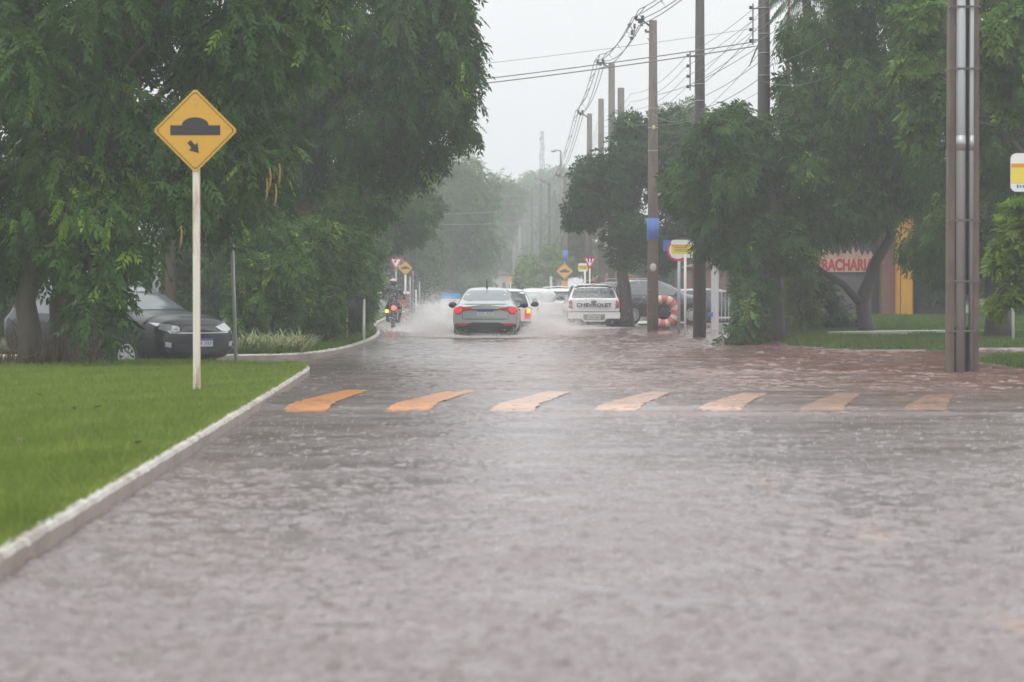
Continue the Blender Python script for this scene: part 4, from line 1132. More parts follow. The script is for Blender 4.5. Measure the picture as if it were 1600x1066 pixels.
yield_panel(s1, 23*d_/F, Z(411, d_), -.03, False)
mb = MB(); mb.tube([(0, 0, -.3), (0, 0, Z(404, d_))], .026, 8); mb.build('post', 'white_paint', s1)
d_ = 118.
s1 = bus_sign('bus_stop_sign', 'small distant yellow and white bus stop sign behind the right-hand yield triangle', 911, d_, 0, 15*d_/F, 13*d_/F, Z(418, d_), 914, True)
d_ = 250.
s1 = post_sign('warning_sign', 'tiny faded orange sign far up the street above the white wagon', 'road sign', 797.5, d_, .0)
mb = MB(); mb.prism(sh([(0, .42), (.3, .1), (.3, -.35), (-.1, -.4), (-.3, 0)], 0, Z(438, d_)), -.03, -.01); mb.build('panel', pm('sign_orange', (.75, .33, .04), .45), s1)
mb = MB(); mb.tube([(0, 0, -.3), (0, 0, Z(440, d_))], .05, 8); mb.build('post', 'white_paint', s1)
# thin white stake by the lime sapling
mb = MB(); d_ = 62.5; b0 = W(1583.5, 534, d_); mb.tube([b0+Vector((0, 0, -.2)), b0+Vector((-.02, 0, 1.25)), b0+Vector((-.03, 0, 2.3))], .032, 8)
mb.lathe([(0, .03), (.035, .015), (.035, -.01)], n=8, c=b0+Vector((-.03, 0, 2.3)))
tag(mb.build('stake', 'white_paint'), 'thin white stake on the bank beside the lime sapling', 'stake')
# white column and fence at the corner property
d_ = 92.
pc = thing('white_column', 'pale square column right of the tallest dark pole in the flood', 'column', (X(1117, d_), d_, .0))
mb = MB(); mb.box((0, 0, 1.0), (.24, .24, 2.3)); mb.build('shaft', pm('column_grey', (.5, .5, .51), .6, .06, 4), pc)
mb = MB(); mb.box((0, 0, 2.18), (.3, .3, .08)); mb.build('cap', 'fascia_white', pc)
mb = MB(); mb.box((-.15, -.1, .5), (.16, .1, .14)); mb.build('meter_box', 'sign_blue', pc)
d_ = 104.
fc = thing('railing_fence', 'white railing fence behind the pale column', 'fence', (X(1122, d_), d_, .1))
mb = MB()
for i in range(9): mb.box((i*.13, 0, .62), (.035, .035, 1.1))
mb.build('bars', pm('rail_grey', (.42, .42, .42), .5), fc)
for zz in (.18, 1.15):
    mb = MB(); mb.box((.52, 0, zz), (1.2, .05, .06)); mb.build('rail', 'fascia_white', fc)

# painted tyre flower ring at the corner
d_ = 88.
d_ = 91.2
ty = thing('painted_tyre', 'big upright tyre painted in red and cream segments, behind the blue-banded pole', 'tyre', (X(1036.5, d_), d_, .0))
Ro, Ri = 26*d_/F, 12.5*d_/F
zc = Z(487, d_)
rm, rt_ = (Ro+Ri)/2, (Ro-Ri)/2
mb = MB(); segs = 40; ns = 10
vs = []; fs = []; fi = []
for i in range(segs):
    a = 2*PI*i/segs
    for k in range(ns):
        b_ = 2*PI*k/ns
        rr = rm + rt_*math.cos(b_)
        vs.append((rr*math.cos(a), .16*math.sin(b_), zc + rr*math.sin(a)))
o = 0
for i in range(segs):
    i2 = (i+1) % segs
    for k in range(ns):
        k2 = (k+1) % ns
        fs.append([i*ns+k, i*ns+k2, i2*ns+k2, i2*ns+k]); fi.append(0 if (i*7 % 5) in (0, 1, 3) else 1)
mb.v += [Vector(v) for v in vs]; mb.f += fs; mb.mi += fi; mb.sm += [True]*len(fs)
mb.build('tyre', ['tyre_red', 'tyre_cream'], ty)
mb = MB(); mb.box((0, .1, zc-Ro-.05), (.4, .3, .5)); mb.build('stand', 'concrete_brown', ty)

# ---- shop behind the right bank
d_ = 92.
sh_ = thing('tyre_shop', 'low grey shop with red lettered sign, brick pier and ochre pier', 'shop building', (X(1345, d_), d_, .35))
def bxp(px0, py0, px1, py1, dd, thick): 
    return Vector(((X(px0, dd)+X(px1, dd))/2 - X(1345, d_), dd-d_+thick/2, (Z(py0, dd)+Z(py1, dd))/2 - .35)), (X(px1, dd)-X(px0, dd), thick, Z(py0, dd)-Z(py1, dd))
mb = MB(); c_, s_ = bxp(1200, 340, 1376, 505, d_, 6); mb.box(c_, s_); wl = mb.build('wall', 'shop_grey', sh_)
mb = MB(); c_, s_ = bxp(1376.5, 330, 1400, 505, d_-.4, 6); mb.box(c_, s_); mb.build('brick_pier', 'brick', sh_)
mb = MB(); c_, s_ = bxp(1401, 325, 1427, 500, d_-.8, 1.2); mb.box(c_, s_); oc = mb.build('ochre_pier', 'ochre', sh_)
mb = MB(); c_, s_ = bxp(1406, 325, 1407.2, 499, d_-.82, .02); mb.box(c_, s_); mb.build('downpipe', 'sign_brown', oc)
mb = MB(); c_, s_ = bxp(1428, 325, 1500, 505, d_-.2, 5); mb.box(c_, s_); mb.build('side_wall', pm('brick_dark', (.07, .055, .05), .7, .3, 5), sh_)
mb = MB(); c_, s_ = bxp(1190, 310, 1510, 330, d_-1.2, 8); mb.box(c_, s_); mb.build('roof', 'roof_tile', sh_)
# sign board with a jagged flame edge
mb = MB(); r_ = random.Random(4); top = []
x0, x1 = X(1246, d_)-X(1345, d_), X(1364, d_)-X(1345, d_)
zb, zm, zt = Z(424.5, d_)-.35, Z(404, d_)-.35, Z(384, d_)-.35
n = 26
for i in range(n+1):
    top.append((x1+(x0-x1)*i/n, zm + (zt-zm)*(r_.uniform(.55, 1.05) if i % 2 else r_.uniform(.1, .4))))
mb.prism([(x0, zm-.02), (x1, zm-.02)] + top, -.1, -.04); sb = mb.build('flame_board', 'peach', sh_)
mb = MB(); mb.box(((x0+x1)/2, -.075, (zb+zm)/2-.02), (x1-x0, .06, zm-zb)); sb = mb.build('sign_board', pm('sign_cream', (.62, .5, .42), .5, .1, 4), sh_)
text_mesh('BORRACHARIA', 'lettering', .5, pm('letter_red', (.55, .03, .035), .45, .1, 4), sb, ((X(1307, d_)-X(1345, d_)), -.12, zb+.05), .012, (X(1361, d_)-X(1247, d_)), .022)

# far house fronts glimpsed at street level
for lb, px0, px1, pyt, d_, mt in (('pinkish low house far up the street right of the silver car', 768, 795, 428, 285, 'house_beige'), ('beige low house behind the street tree on the right', 925, 1010, 440, 128, 'house_beige'), ('low brown house behind the round sign on the right', 1080, 1135, 418, 125, 'brick')):
    h = thing('house', lb, 'house', ((X(px0, d_)+X(px1, d_))/2, d_, .0), 0, 'houses glimpsed beyond the street')
    wd = X(px1, d_)-X(px0, d_); ht = Z(pyt, d_)
    mb = MB(); mb.box((0, 3, ht/2-.1), (wd, 6, ht+.2)); mb.build('wall', mt, h)
    mb = MB(); mb.prism([(-wd/2-.3, ht), (wd/2+.3, ht), (0, ht+min(1.3, wd*.2))], -.4, 6.4); mb.build('roof', 'roof_tile', h)
    mb = MB(); mb.box((-wd*.2, -.02, ht*.5), (wd*.22, .06, ht*.36)); f = mb.build('window', 'fascia_white', h)
    mb = MB(); mb.box((-wd*.2, -.055, ht*.5), (wd*.18, .03, ht*.3)); mb.build('pane', 'glass', f)
    mb = MB(); mb.box((wd*.22, -.02, ht*.36), (wd*.16, .06, ht*.7)); mb.build('door', 'trim', h)

# ---------------------------------------------------------------- poles and lines
POLES = {}
def pole(label, px, d_, top, r0=.17, r1=.11, mat='pole_wet', side=-1, band=None, rack=True, rings=(), zg=0., group='utility poles along the right side', x=None, sides=10):
    x_ = X(px, d_) if x is None else x
    p = thing('utility_pole', label, 'utility pole', (x_, d_, zg), 0, group)
    mb = MB(); mb.tube([(0, 0, -.35), (0, 0, top*.5), (0, 0, top)], [r0, (r0+r1)/2, r1], sides); mb.build('shaft', mat, p)
    rad = lambda z: r0+(r1-r0)*z/top
    if band:
        mb = MB(); mb.tube([(0, 0, band[0]), (0, 0, band[1])], rad(band[0])+.02, 14); mb.build('blue_band', 'sign_blue', p)
    for z in rings:
        mb = MB(); mb.tube([(0, 0, z-.012), (0, 0, z+.012)], rad(z)+.012, 12); mb.build('strap', 'galv_thin', p)
    if rack:
        zr = rack if not isinstance(rack, bool) else top*.72
        mb = MB(); mb.box((side*(rad(zr)+.13), 0, zr), (.03, .05, 1.05)); 
        for k in (-.4, .4): mb.box((side*(rad(zr)+.06), 0, zr+k), (.16, .04, .03))
        rk = mb.build('insulator_rack', 'steel_dark', p)
        for k in range(4):
            mb = MB(); mb.lathe([(0, .045), (.035, .04), (.05, .02), (.03, 0), (.05, -.02), (.035, -.04), (0, -.045)], n=10, c=(side*(rad(zr)+.19), -.02, zr-.42+k*.28)); mb.build('insulator', 'porcelain', rk)
    POLES[label] = (x_, d_, top)
    return p
def topbracket(p, top, side=-1):
    mb = MB(); mb.tube([(0, 0, top-.25), (side*.3, 0, top-.02), (side*.55, 0, top+.02)], .03, 6); br = mb.build('cable_bracket', 'steel_dark', p)
    for k in range(3):
        mb = MB(); mb.lathe([(0, .12), (.05, .1), (.06, .05), (.03, .03), (.06, .0), (.03, -.04)], n=8, c=(side*(.33+.1*k), 0, top+.05-.1*(k == 1))); mb.build('insulator', 'porcelain', br)
p = pole('tall concrete pole with a blue band standing in the flood beside the painted tyre', 1020, 89.6, Z(33, 89.6), .185, .125, 'concrete_brown', -1, (Z(376, 89.6), Z(341, 89.6)), False, (Z(200, 89.6), Z(236, 89.6), Z(170, 89.6)))
topbracket(p, Z(33, 89.6))
mb = MB(); mb.ball((.0, -.18, Z(418, 89.6)), (.11, .03, .13), n=10); mb.build('notice', pm('notice_grey', (.4, .4, .4), .6, .3, 20), p)
mb = MB(); mb.ball((.02, -.14, Z(200, 89.6)), (.05, .05, .07), n=8); mb.build('yellow_marker', 'bus_yellow', p)
pole('dark wet pole rising out of the flood, nearest the light column', 1093, 77.5, 10.9, .185, .11, 'pole_wet', -1, None, Z(112, 77.5), (Z(132, 77.5), Z(158, 77.5), Z(200, 77.5)))
pole('dark pole top right with wires fanning from it, foot hidden by trees', 1193, 72.5, 10.6, .185, .14, 'pole_wet', -1, None, Z(45, 72.5), (Z(90, 72.5), Z(60, 72.5), Z(20, 72.5), Z(125, 72.5)), .1)
FARP = [('pole with a cable bracket, first beyond the blue-banded pole', 955.5, 108, 100, 'concrete', True), ('shorter pole right of the first bracketed pole', 970, 103, 138, 'concrete', False),
        ('pole with a cable bracket showing just above the street tree', 921, 132, 178, 'concrete', True), ('pole tip beside it above the street tree', 939, 122, 155, 'concrete', False),
        ('pole with the second blue band behind the small hump sign', 883, 178, 275, 'concrete_brown', True), ('misty pole, first of the three dark ones left of the blue-banded pole', 858, 228, 285, 'pole_wet', True),
        ('misty pole, middle of the three dark ones up the street', 845, 268, 280, 'pole_wet', True), ('misty pole, leftmost of the three dark ones up the street', 831.5, 300, 292, 'pole_wet', True),
        ('faint thin pole beyond the three dark ones', 817, 340, 330, 'pole_wet', False), ('faintest pole near the vanishing point', 806, 400, 345, 'pole_wet', False), ('faint dark pole left of the row, behind the leftmost dark one', 824, 320, 322, 'pole_wet', False), ('faint grey pole standing low before the far trees', 812, 365, 352, 'concrete', False), ('far pole half hidden at the right of the dark row', 866, 250, 300, 'pole_wet', False), ('low grey pole by the tiny orange sign', 803, 290, 385, 'concrete', False), ('pale thin mast left of the vanishing point', 747, 330, 360, 'galv_thin', False)]
for lb, px, d_, pyt, mt, br in FARP:
    top = Z(pyt, d_)
    p = pole(lb, px, d_, top, .17 if mt != 'galv_thin' else .07, .12 if mt != 'galv_thin' else .05, mt, 1, (Z(410, d_), Z(391, d_)) if '883' in str(px) else None, (top*.78) if br and d_ < 200 else False, ())
    if br: topbracket(p, top)
d_ = 176.
hs_ = thing('warning_sign', 'yellow diamond hump sign over a small yellow plate, on the second blue-banded pole', 'road sign', (X(882, d_), d_, 0))
diamond(hs_, 13*d_/F, Z(424, d_), -.25, False)
mb = MB(); mb.box((0, -.24, Z(447, d_)), (10.5*d_/F, .02, 15*d_/F)); mb.build('lower_plate', 'sign_yellow', hs_)
mb = MB(); mb.box((0, -.2, 1.3), (.07, .05, 3.6)); mb.build('post', 'galv_thin', hs_)
mb = MB(); d_ = 140; b0 = Vector((X(861, d_), d_, 0)); mb.tube([b0+Vector((0, 0, -.3)), b0+Vector((0, 0, Z(433, d_)))], .065, 8); mb.lathe([(0, .05), (.07, .03), (.07, 0)], n=8, c=b0+Vector((0, 0, Z(433, d_))))
tag(mb.build('stub_post', pm('stub_grey', (.45, .46, .45), .6)), 'short pale post behind the loaded white pickup', 'post')
# street lamp arm up the street
d_ = 232.
sl_ = thing('street_lamp', 'lamp on a right-angled arm sticking up among the far poles', 'street lamp', (X(876, d_), d_, 0))
mb = MB(); mb.tube([(0, 0, -.3), (0, 0, Z(236, d_))], [.12, .07], 8); mb.build('shaft', 'concrete', sl_)
mb = MB(); mb.tube([(0, 0, Z(236, d_)), (-.5, 0, Z(235, d_))], .05, 6); am = mb.build('arm', 'steel_dark', sl_)
mb = MB(); mb.box((-.6, 0, Z(237, d_)), (.35, .16, .12)); mb.build('lamp_head', 'steel_dark', sl_)

# lattice mast
d_ = 320.
mt_ = thing('lattice_mast', 'faint thin lattice mast above the far trees', 'mast', (X(847, d_), d_, 0))
zt = min(20.5, Z(205, d_)); mb = MB(); n = 16
for sx, sy in ((-1, -1), (1, -1), (0, 1)): mb.tube([(sx*.55, sy*.5, -.3), (sx*.14, sy*.12, zt)], .03, 5)
for i in range(n):
    z0, z1 = zt*i/n, zt*(i+1)/n; k0, k1 = .55-.41*i/n, .55-.41*(i+1)/n
    mb.tube([(-k0, -k0, z0), (k1, -k1, z1)], .018, 4); mb.tube([(k0, -k0, z0), (-k1, -k1, z1)], .018, 4)
mb.build('lattice', 'steel_dark', mt_)
mb = MB()
for i in range(4): mb.box((.25*(-1)**i, -.2, zt*(.8+.05*i)), (.1, .1, .4))
mb.build('antenna', 'galv_thin', mt_)

# near double pole
d_ = 43.7
hp = thing('double_pole', 'tall brown concrete H pole with steel conduits standing in the water at the right', 'utility pole', (X(1503, d_), d_, 0))
s_ = d_/F
def tap(px, z): return (px-1503)*s_*(1-.012*z)
for px, sgn in ((1484, -1), (1522.5, 1)):
    mb = MB(); vs = []
    for z in (-.35, 11.0):
        k = 1-.012*z
        for dx, dy in ((-.045, -.17), (.045, -.17), (.045, .17), (-.045, .17)): vs.append(((px-1503)*s_*k+dx, dy*k, z))
    mb.add(vs, [[3, 2, 1, 0], [4, 5, 6, 7], [0, 1, 5, 4], [1, 2, 6, 5], [2, 3, 7, 6], [3, 0, 4, 7]]); mb.build('flange', 'concrete_brown', hp)
mb = MB()
zs = [-.3, Z(520, d_), Z(516, d_), Z(455, d_), Z(450, d_)]
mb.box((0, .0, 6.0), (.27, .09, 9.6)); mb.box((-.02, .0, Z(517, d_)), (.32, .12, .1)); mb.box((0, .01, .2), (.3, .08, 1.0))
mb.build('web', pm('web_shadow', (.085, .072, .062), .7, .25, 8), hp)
for nm, px, r, y in (('conduit', 1497, .075, -.2), ('conduit', 1513.5, .04, -.19)):
    mb = MB(); mb.tube([((px-1503)*s_+.008, y, -.35), ((px-1503)*s_, y, 4), ((px-1503)*s_+.01, y, 10.6)], r, 16)
    c = mb.build(nm, 'galv', hp)
    mb = MB(); mb.tube([((px-1503)*s_+.003, y, Z(237, d_)), ((px-1503)*s_+.004, y, Z(213, d_))], r*1.07, 16); mb.build('coupling', 'galv', c)
for z in (Z(440, d_), Z(517, d_), Z(345, d_), Z(14, d_), Z(110, d_)):
    mb = MB(); mb.box((0, -.275, z), (.44, .012, .03)); mb.box((-.225, -.13, z), (.012, .3, .03)); mb.box((.225, -.13, z), (.012, .3, .03)); mb.build('strap', 'steel_dark', hp)

# red steel frame end above the trees
rf = thing('steel_mast', 'red steel bar with a short crosspiece at the top right of the sky gap', 'metal frame', (X(1231.5, 82), 82, .3))
mb = MB(); mb.box((0, 0, 7.7), (.06, .06, 4.5)); mb.build('bar', 'sign_red', rf)
mb = MB(); mb.box((.12, 0, Z(55, 82)-.3), (.34, .05, .05)); mb.build('crosspiece', 'sign_red', rf)
mb = MB(); mb.tube([(0, .12, -.4), (0, .12, 9)], .05, 8); mb.build('mast', 'steel_dark', rf)

# ---- cables
def wire(pts, r, name, label, group, sag=.0, n=14, mat='cable', cat='cable'):
    out = []
    pts = [Vector(p) for p in pts]
    for a, b_ in zip(pts[:-1], pts[1:]):
        L_ = (b_-a).length
        for i in range(n):
            t = i/n; q = a.lerp(b_, t); q.z -= sag*L_*.04*4*t*(1-t); out.append(q)
    out.append(pts[-1])
    mb = MB(); mb.tube(out, r, 5); return tag(mb.build(name, mat), label, cat, group)
# spacer cable along the pole tops
CHN = [(X(1330, 52), 52, Z(-330, 52)), (X(1208, 62), 62, Z(-160, 62)), (X(1020, 89.6)-.45, 89.6, Z(31, 89.6)), (X(955.5, 108)-.45, 108, Z(98, 108)), (X(921, 132)-.45, 132, Z(176, 132)), (X(883, 178)-.45, 178, Z(275, 178)-.0), (X(858, 228)-.45, 228, Z(285, 228)), (X(845, 268)-.45, 268, Z(280, 268)), (X(831.5, 300)-.45, 300, Z(292, 300))]
sc_ = thing('spacer_cable', 'bundled power cable with spacers running along the tops of the right-hand poles', 'power cable', CHN[2])
o0 = Vector(CHN[2])
def sagpts(off, sag=.35, n=14):
    o = []
    for a, b_ in zip(CHN[:-1], CHN[1:]):
        a, b_ = Vector(a), Vector(b_); 
        for i in range(n):
            t = i/n; q = a.lerp(b_, t); q.z -= sag*4*t*(1-t); o.append(q+Vector(off)-o0)
    o.append(Vector(CHN[-1])+Vector(off)-o0); return o
for off in ((-.2, 0, .05), (.2, 0, .05), (0, 0, -.2), (0, 0, .3)):
    mb = MB(); mb.tube(sagpts(off), .015, 5); mb.build('cable', 'cable', sc_)
base_ = sagpts((0, 0, 0))
for i in range(0, len(base_), 3):
    mb = MB(); c = base_[i]
    q = [c+Vector(v) for v in ((0, 0, .3), (-.2, 0, .05), (0, 0, -.2), (.2, 0, .05), (0, 0, .3))]
    mb.tube(q, .014, 4); mb.build('spacer', 'steel_dark', sc_)
tr_ = thing('cable_joint', 'clutter of clamps hanging on the cable left of the blue-banded pole top', 'cable fitting', (X(1000, 92), 92, Z(45, 92)))
mb = MB()
for i in range(9):
    r_ = random.Random(i); c = Vector((r_.uniform(-.45, .35), r_.uniform(-.2, .2), r_.uniform(-.4, .3)))
    mb.box(c, (r_.uniform(.05, .12), .06, r_.uniform(.08, .2)), rz=r_.uniform(0, 2), ry=r_.uniform(0, 2))
    mb.tube([c, c+Vector((r_.uniform(-.2, .2), 0, r_.uniform(-.25, .25)))], .012, 4)
mb.build('clamps', 'steel_dark', tr_)
# low voltage lines: rack to rack
RK = [(X(1330, 50), 50, 7.6), (X(1193, 72.5)-.36, 72.5, Z(45, 72.5)), (X(1093, 77.5)-.36, 77.5+.1, Z(112, 77.5)), (X(970, 103)+.36, 103, Z(165, 103)), (X(921, 132)+.36, 132, Z(205, 132)), (X(883, 178)+.3, 178, Z(320, 178))]
HT = ['topmost', 'second', 'third', 'lowest']
for k in range(4):
    dz = .42-.28*k
    wire([(a, b_, c+dz) for a, b_, c in RK], .007, 'power_line', f'{HT[k]} of the four thin wires strung between insulators on the right-hand poles', 'low wires along the right-hand poles', .25)
for k, (a, b_) in enumerate([((1193, 72.5, 68), (1020, 89.6, 150)), ((1193, 72.5, 92), (1020, 89.6, 172)), ((1193, 72.5, 118), (1093, 77.5, 172)), ((1193, 72.5, 30), (1093, 77.5, 135))]):
    wire([W(a[0], a[2], a[1]), W(b_[0], b_[2], b_[1]-.2)], .009, 'telephone_wire', ['upper', 'second', 'lowest', 'steepest'][k] + ' slack black wire running down from the dark top right pole', 'slack wires between the right-hand poles', .3 + .12*k)
for k, (a, b_, sg_) in enumerate([((1193, 72.5, 12), (1093, 77.5, 120), .3), ((1193, 72.5, 75), (1093, 77.5, 178), .5), ((1193, 72.5, 140), (1020, 89.6, 196), .35), ((1093, 77.5, 150), (970, 103, 190), .4), ((1093, 77.5, 172), (1020, 89.6, 178), .6), ((1193, 72.5, 104), (1290, 66, 60), .4), ((1193, 72.5, 128), (1300, 66, 118), .6)]):
    wire([W(a[0], a[2], a[1]-.1), W(b_[0], b_[2], b_[1]-.25)], .0065, 'telephone_wire', ['topmost thin wire leaving the dark top right pole for the next pole', 'sagging thin wire between the two tall dark poles', 'long low thin wire from the dark top right pole to the blue-banded pole', 'thin wire from the second dark pole back to the shorter pole', 'short drooping wire between the second dark pole and the blue-banded pole', 'thin wire rising right from the dark top right pole into the trees', 'drooping wire running right from the dark top right pole into the trees'][k], 'slack wires between the right-hand poles', sg_)
# street crossings
for k, (py0, py1, r, lb) in enumerate(((128, 66, .014, 'thick cable crossing the sky to the dark right pole, upper of the pair'), (135, 73, .015, 'thick cable crossing the sky to the dark right pole, lower of the pair'), (104, 45, .006, 'thin wire crossing the sky above the thick pair'))):
    wire([(X(560, 76), 76, Z(py0+12, 76)), W(722, py0, 75.5), W(1180, py1, 73)], r, 'crossing_cable', lb, 'cables crossing the sky', .12)
for k, (py0, py1, d_) in enumerate(((331, 317, 200), (340, 330, 206), (347, 344, 198), (352, 338, 215), (305, 300, 260), (318, 312, 250))):
    wire([W(690, py0+4, d_), W(883, (py0+py1)/2, d_), W(960, py1, d_)], .024, 'crossing_cable', ['topmost far-off wire crossing in front of the misty trees', 'second far-off wire crossing in front of the misty trees', 'far-off wire crossing level in front of the misty trees', 'lowest far-off wire crossing in front of the misty trees', 'faintest high wire crossing the far end of the street', 'faint wire crossing the far end of the street below the faintest'][k], 'wires crossing far up the street', .18)
# ---------------------------------------------------------------- vehicles (local: rear at y=0, nose toward +y, ground z=0)
SLUR = 64
def chaikin(P, it=2):
    for _ in range(it):
        a, b_ = P[:, :-1], P[:, 1:]
        q = np.empty((P.shape[0], 2*(P.shape[1]-1)+2, P.shape[2]))
        q[:, 0] = P[:, 0]; q[:, -1] = P[:, -1]
        q[:, 1:-1:2] = a*.75+b_*.25; q[:, 2:-1:2] = a*.25+b_*.75
        P = q
    return P
def car_loft(st, rear_bulge=.07, front_bulge=.12, notch=None):
    st = np.array(st, float)
    yy = np.linspace(st[0, 0], st[-1, 0], 76)
    yy = np.sort(np.concatenate([yy, st[:, 0], st[0, 0]+np.array([.02, .04]), st[-1, 0]-np.array([.02, .04])]))
    cols = [np.interp(yy, st[:, 0], st[:, k]) for k in range(1, 8)]
    for k in range(7):
        c = cols[k]
        for _ in range(3): c[1:-1] = .25*c[:-2]+.5*c[1:-1]+.25*c[2:]
    zb, zl, zt, wb, wm, wl, wt = cols
    sec = []
    gap = zt-zl
    for i in range(len(yy)):
        e = min(.07, .4*gap[i])
        sec.append([(0, zb[i]), (wb[i]*.75, zb[i]), (wb[i], zb[i]+.07), (wm[i], zb[i]+(zl[i]-zb[i])*.5), (wm[i]*.99, zl[i]-.1*(zl[i]-zb[i])), (wl[i], zl[i]), (wl[i]+(wt[i]-wl[i])*.93, zt[i]-e), (wt[i]*.8, zt[i]-.012), (wt[i]*.4, zt[i]+.004), (0, zt[i]+.008)])
    P = chaikin(np.array(sec), 2)
    ns, nj = P.shape[:2]
    verts = []
    for i in range(ns):
        for j in range(nj): verts.append((P[i, j, 0], yy[i], P[i, j, 1]))
        for j in range(nj-2, 0, -1): verts.append((-P[i, j, 0], yy[i], P[i, j, 1]))
    nr = 2*nj-2
    faces = []
    for i in range(ns-1):
        for j in range(nr):
            j2 = (j+1) % nr
            faces.append([i*nr+j, i*nr+j2, (i+1)*nr+j2, (i+1)*nr+j])
    # rounded end caps, built across the width
    for i0, sgn, bul in ((0, -1, rear_bulge), (ns-1, 1, front_bulge)):
        y0 = yy[i0]; nx = 10
        idx = {}
        for j in range(1, nj-1):
            for s in range(nx+1):
                f = s/nx*2-1
                if s == 0: idx[j, s] = i0*nr + (nr-j)
                elif s == nx: idx[j, s] = i0*nr + j
                else:
                    wj = P[i0, j, 0]
                    edge = min(1, (j)/3., (nj-1-j)/3.)
                    verts.append((wj*f, y0 + sgn*bul*(1-abs(f)**2.6)*edge, P[i0, j, 1])); idx[j, s] = len(verts)-1
        for j in range(1, nj-2):
            for s in range(nx): faces.append([idx[j, s], idx[j, s+1], idx[j+1, s+1], idx[j+1, s]])
        faces.append([i0*nr] + [idx[1, s] for s in range(nx+1)][::-1]); faces.append([i0*nr+nj-1] + [idx[nj-2, s] for s in range(nx+1)])
    return verts, faces
class Car:
    def __init__(s, name, label, cat, loc, rz, stations, paint, **kw):
        s.root = thing(name, label, cat, loc, rz)
        v, f = car_loft(stations, **kw)
        me = bpy.data.meshes.new('body'); me.from_pydata(v, [], f)
        bm = bmesh.new(); bm.from_mesh(me)
        bmesh.ops.remove_doubles(bm, verts=bm.verts[:], dist=1e-4)
        bmesh.ops.recalc_face_normals(bm, faces=bm.faces[:])
        s.bvh = BVHTree.FromBMesh(bm)
        bm.to_mesh(me); bm.free()
        me.polygons.foreach_set('use_smooth', [True]*len(me.polygons))
        s.body = obj('body', me, paint, s.root)
        s.L = stations[-1][0]
    def patch(s, name, outline, view, mat, parent=None, off=.006, res=.05, skirt=.03, both=False, label=None):
        if both: s.patch(name, [(-u, v) for u, v in outline], view, mat, parent, off, res, skirt, label=label)
        pts = []
        n = len(outline)
        for i in range(n):
            a, b_ = Vector(outline[i]), Vector(outline[(i+1) % n]); k = max(1, int((b_-a).length/res))
            pts += [a.lerp(b_, q/k) for q in range(k)]
        nb = len(pts)
        us = [p.x for p in pts]; vs_ = [p.y for p in pts]
        def inside(x, y):
            c = False
            for i in range(n):
                x1, y1 = outline[i]; x2, y2 = outline[(i+1) % n]
                if (y1 > y) != (y2 > y) and x < (x2-x1)*(y-y1)/(y2-y1)+x1: c = not c
            return c
        u = min(us)+res*.5
        while u < max(us):
            v = min(vs_)+res*.5
            while v < max(vs_):
                if inside(u, v): pts.append(Vector((u, v)))
                v += res
            u += res
        r = delaunay_2d_cdt(pts, [(i, (i+1) % nb) for i in range(nb)], [], 1, 1e-6)
        D = {'rear': Vector((0, 1, 0)), 'front': Vector((0, -1, 0)), 'right': Vector((-1, 0, 0)), 'left': Vector((1, 0, 0)), 'top': Vector((0, 0, -1))}[view]
        out = []
        for p in r[0]:
            o = {'rear': Vector((p.x, -6, p.y)), 'front': Vector((p.x, 14, p.y)), 'right': Vector((6, p.x, p.y)), 'left': Vector((-6, p.x, p.y)), 'top': Vector((p.x, p.y, 6))}[view]
            h, nn, ix, ds = s.bvh.ray_cast(o, D)
            if h is None:
                h, nn, ix, ds = s.bvh.find_nearest(o + D*6)
            out.append(h - D*off*.6 + (nn if nn.dot(D) < 0 else -nn)*off*.6)
        bm = bmesh.new()
        bv = [bm.verts.new(q) for q in out]
        for f in r[2]:
            try: bm.faces.new([bv[i] for i in f])
            except ValueError: pass
        bmesh.ops.recalc_face_normals(bm, faces=bm.faces[:])
        if sum((f.normal for f in bm.faces), Vector()).dot(D) > 0: bmesh.ops.reverse_faces(bm, faces=bm.faces[:])
        be = [e for e in bm.edges if len(e.link_faces) == 1]
        ex = bmesh.ops.extrude_edge_only(bm, edges=be)
        for q in ex['geom']:
            if isinstance(q, bmesh.types.BMVert): q.co += D*skirt
        for f in bm.faces: f.smooth = True
        for e in bm.edges:
            if len(e.link_faces) == 2 and e.calc_face_angle(0) > .9: e.smooth = False
        me = bpy.data.meshes.new(name); bm.to_mesh(me); bm.free()
        return obj(name, me, mat, parent or s.root, label)
    def wheel(s, x, y, r=.31, wd=.2, mat='alloy', spokes=9):
        sg_ = 1 if x > 0 else -1
        xo = x
        mb = MB(); h = wd/2
        mb.lathe([(r*.64, h), (r*.93, h), (r, h*.7), (r, -h*.7), (r*.93, -h), (r*.64, -h), (r*.64, h)], 'X', 28, c=(xo-sg_*h, y, r))
        mb.lathe([(0, -sg_*h*.5), (r*.66, -sg_*h*.5)], 'X', 20, c=(xo-sg_*h*.6, y, r))
        w_ = mb.build('wheel', 'rubber', s.root)
        mb = MB(); xf = xo - sg_*.012
        for k in range(spokes):
            a = 2*PI*k/spokes
            m = Matrix.Translation((xf-sg_*.01, y, r)) @ Matrix.Rotation(a, 4, 'X')
            mb.box((0, 0, r*.36), (.025, r*.15, r*.56), xf=m)
        mb.lathe([(r*.57, -.02), (r*.65, -.02), (r*.67, .012), (r*.57, .012), (r*.57, -.02)] if sg_ > 0 else [(r*.57, .02), (r*.65, .02), (r*.67, -.012), (r*.57, -.012), (r*.57, .02)], 'X', 26, c=(xf, y, r))
        mb.lathe([(0, sg_*.012), (r*.15, sg_*.006), (r*.16, -sg_*.02)], 'X', 14, c=(xf, y, r))
        mb.build('rim', mat, w_)
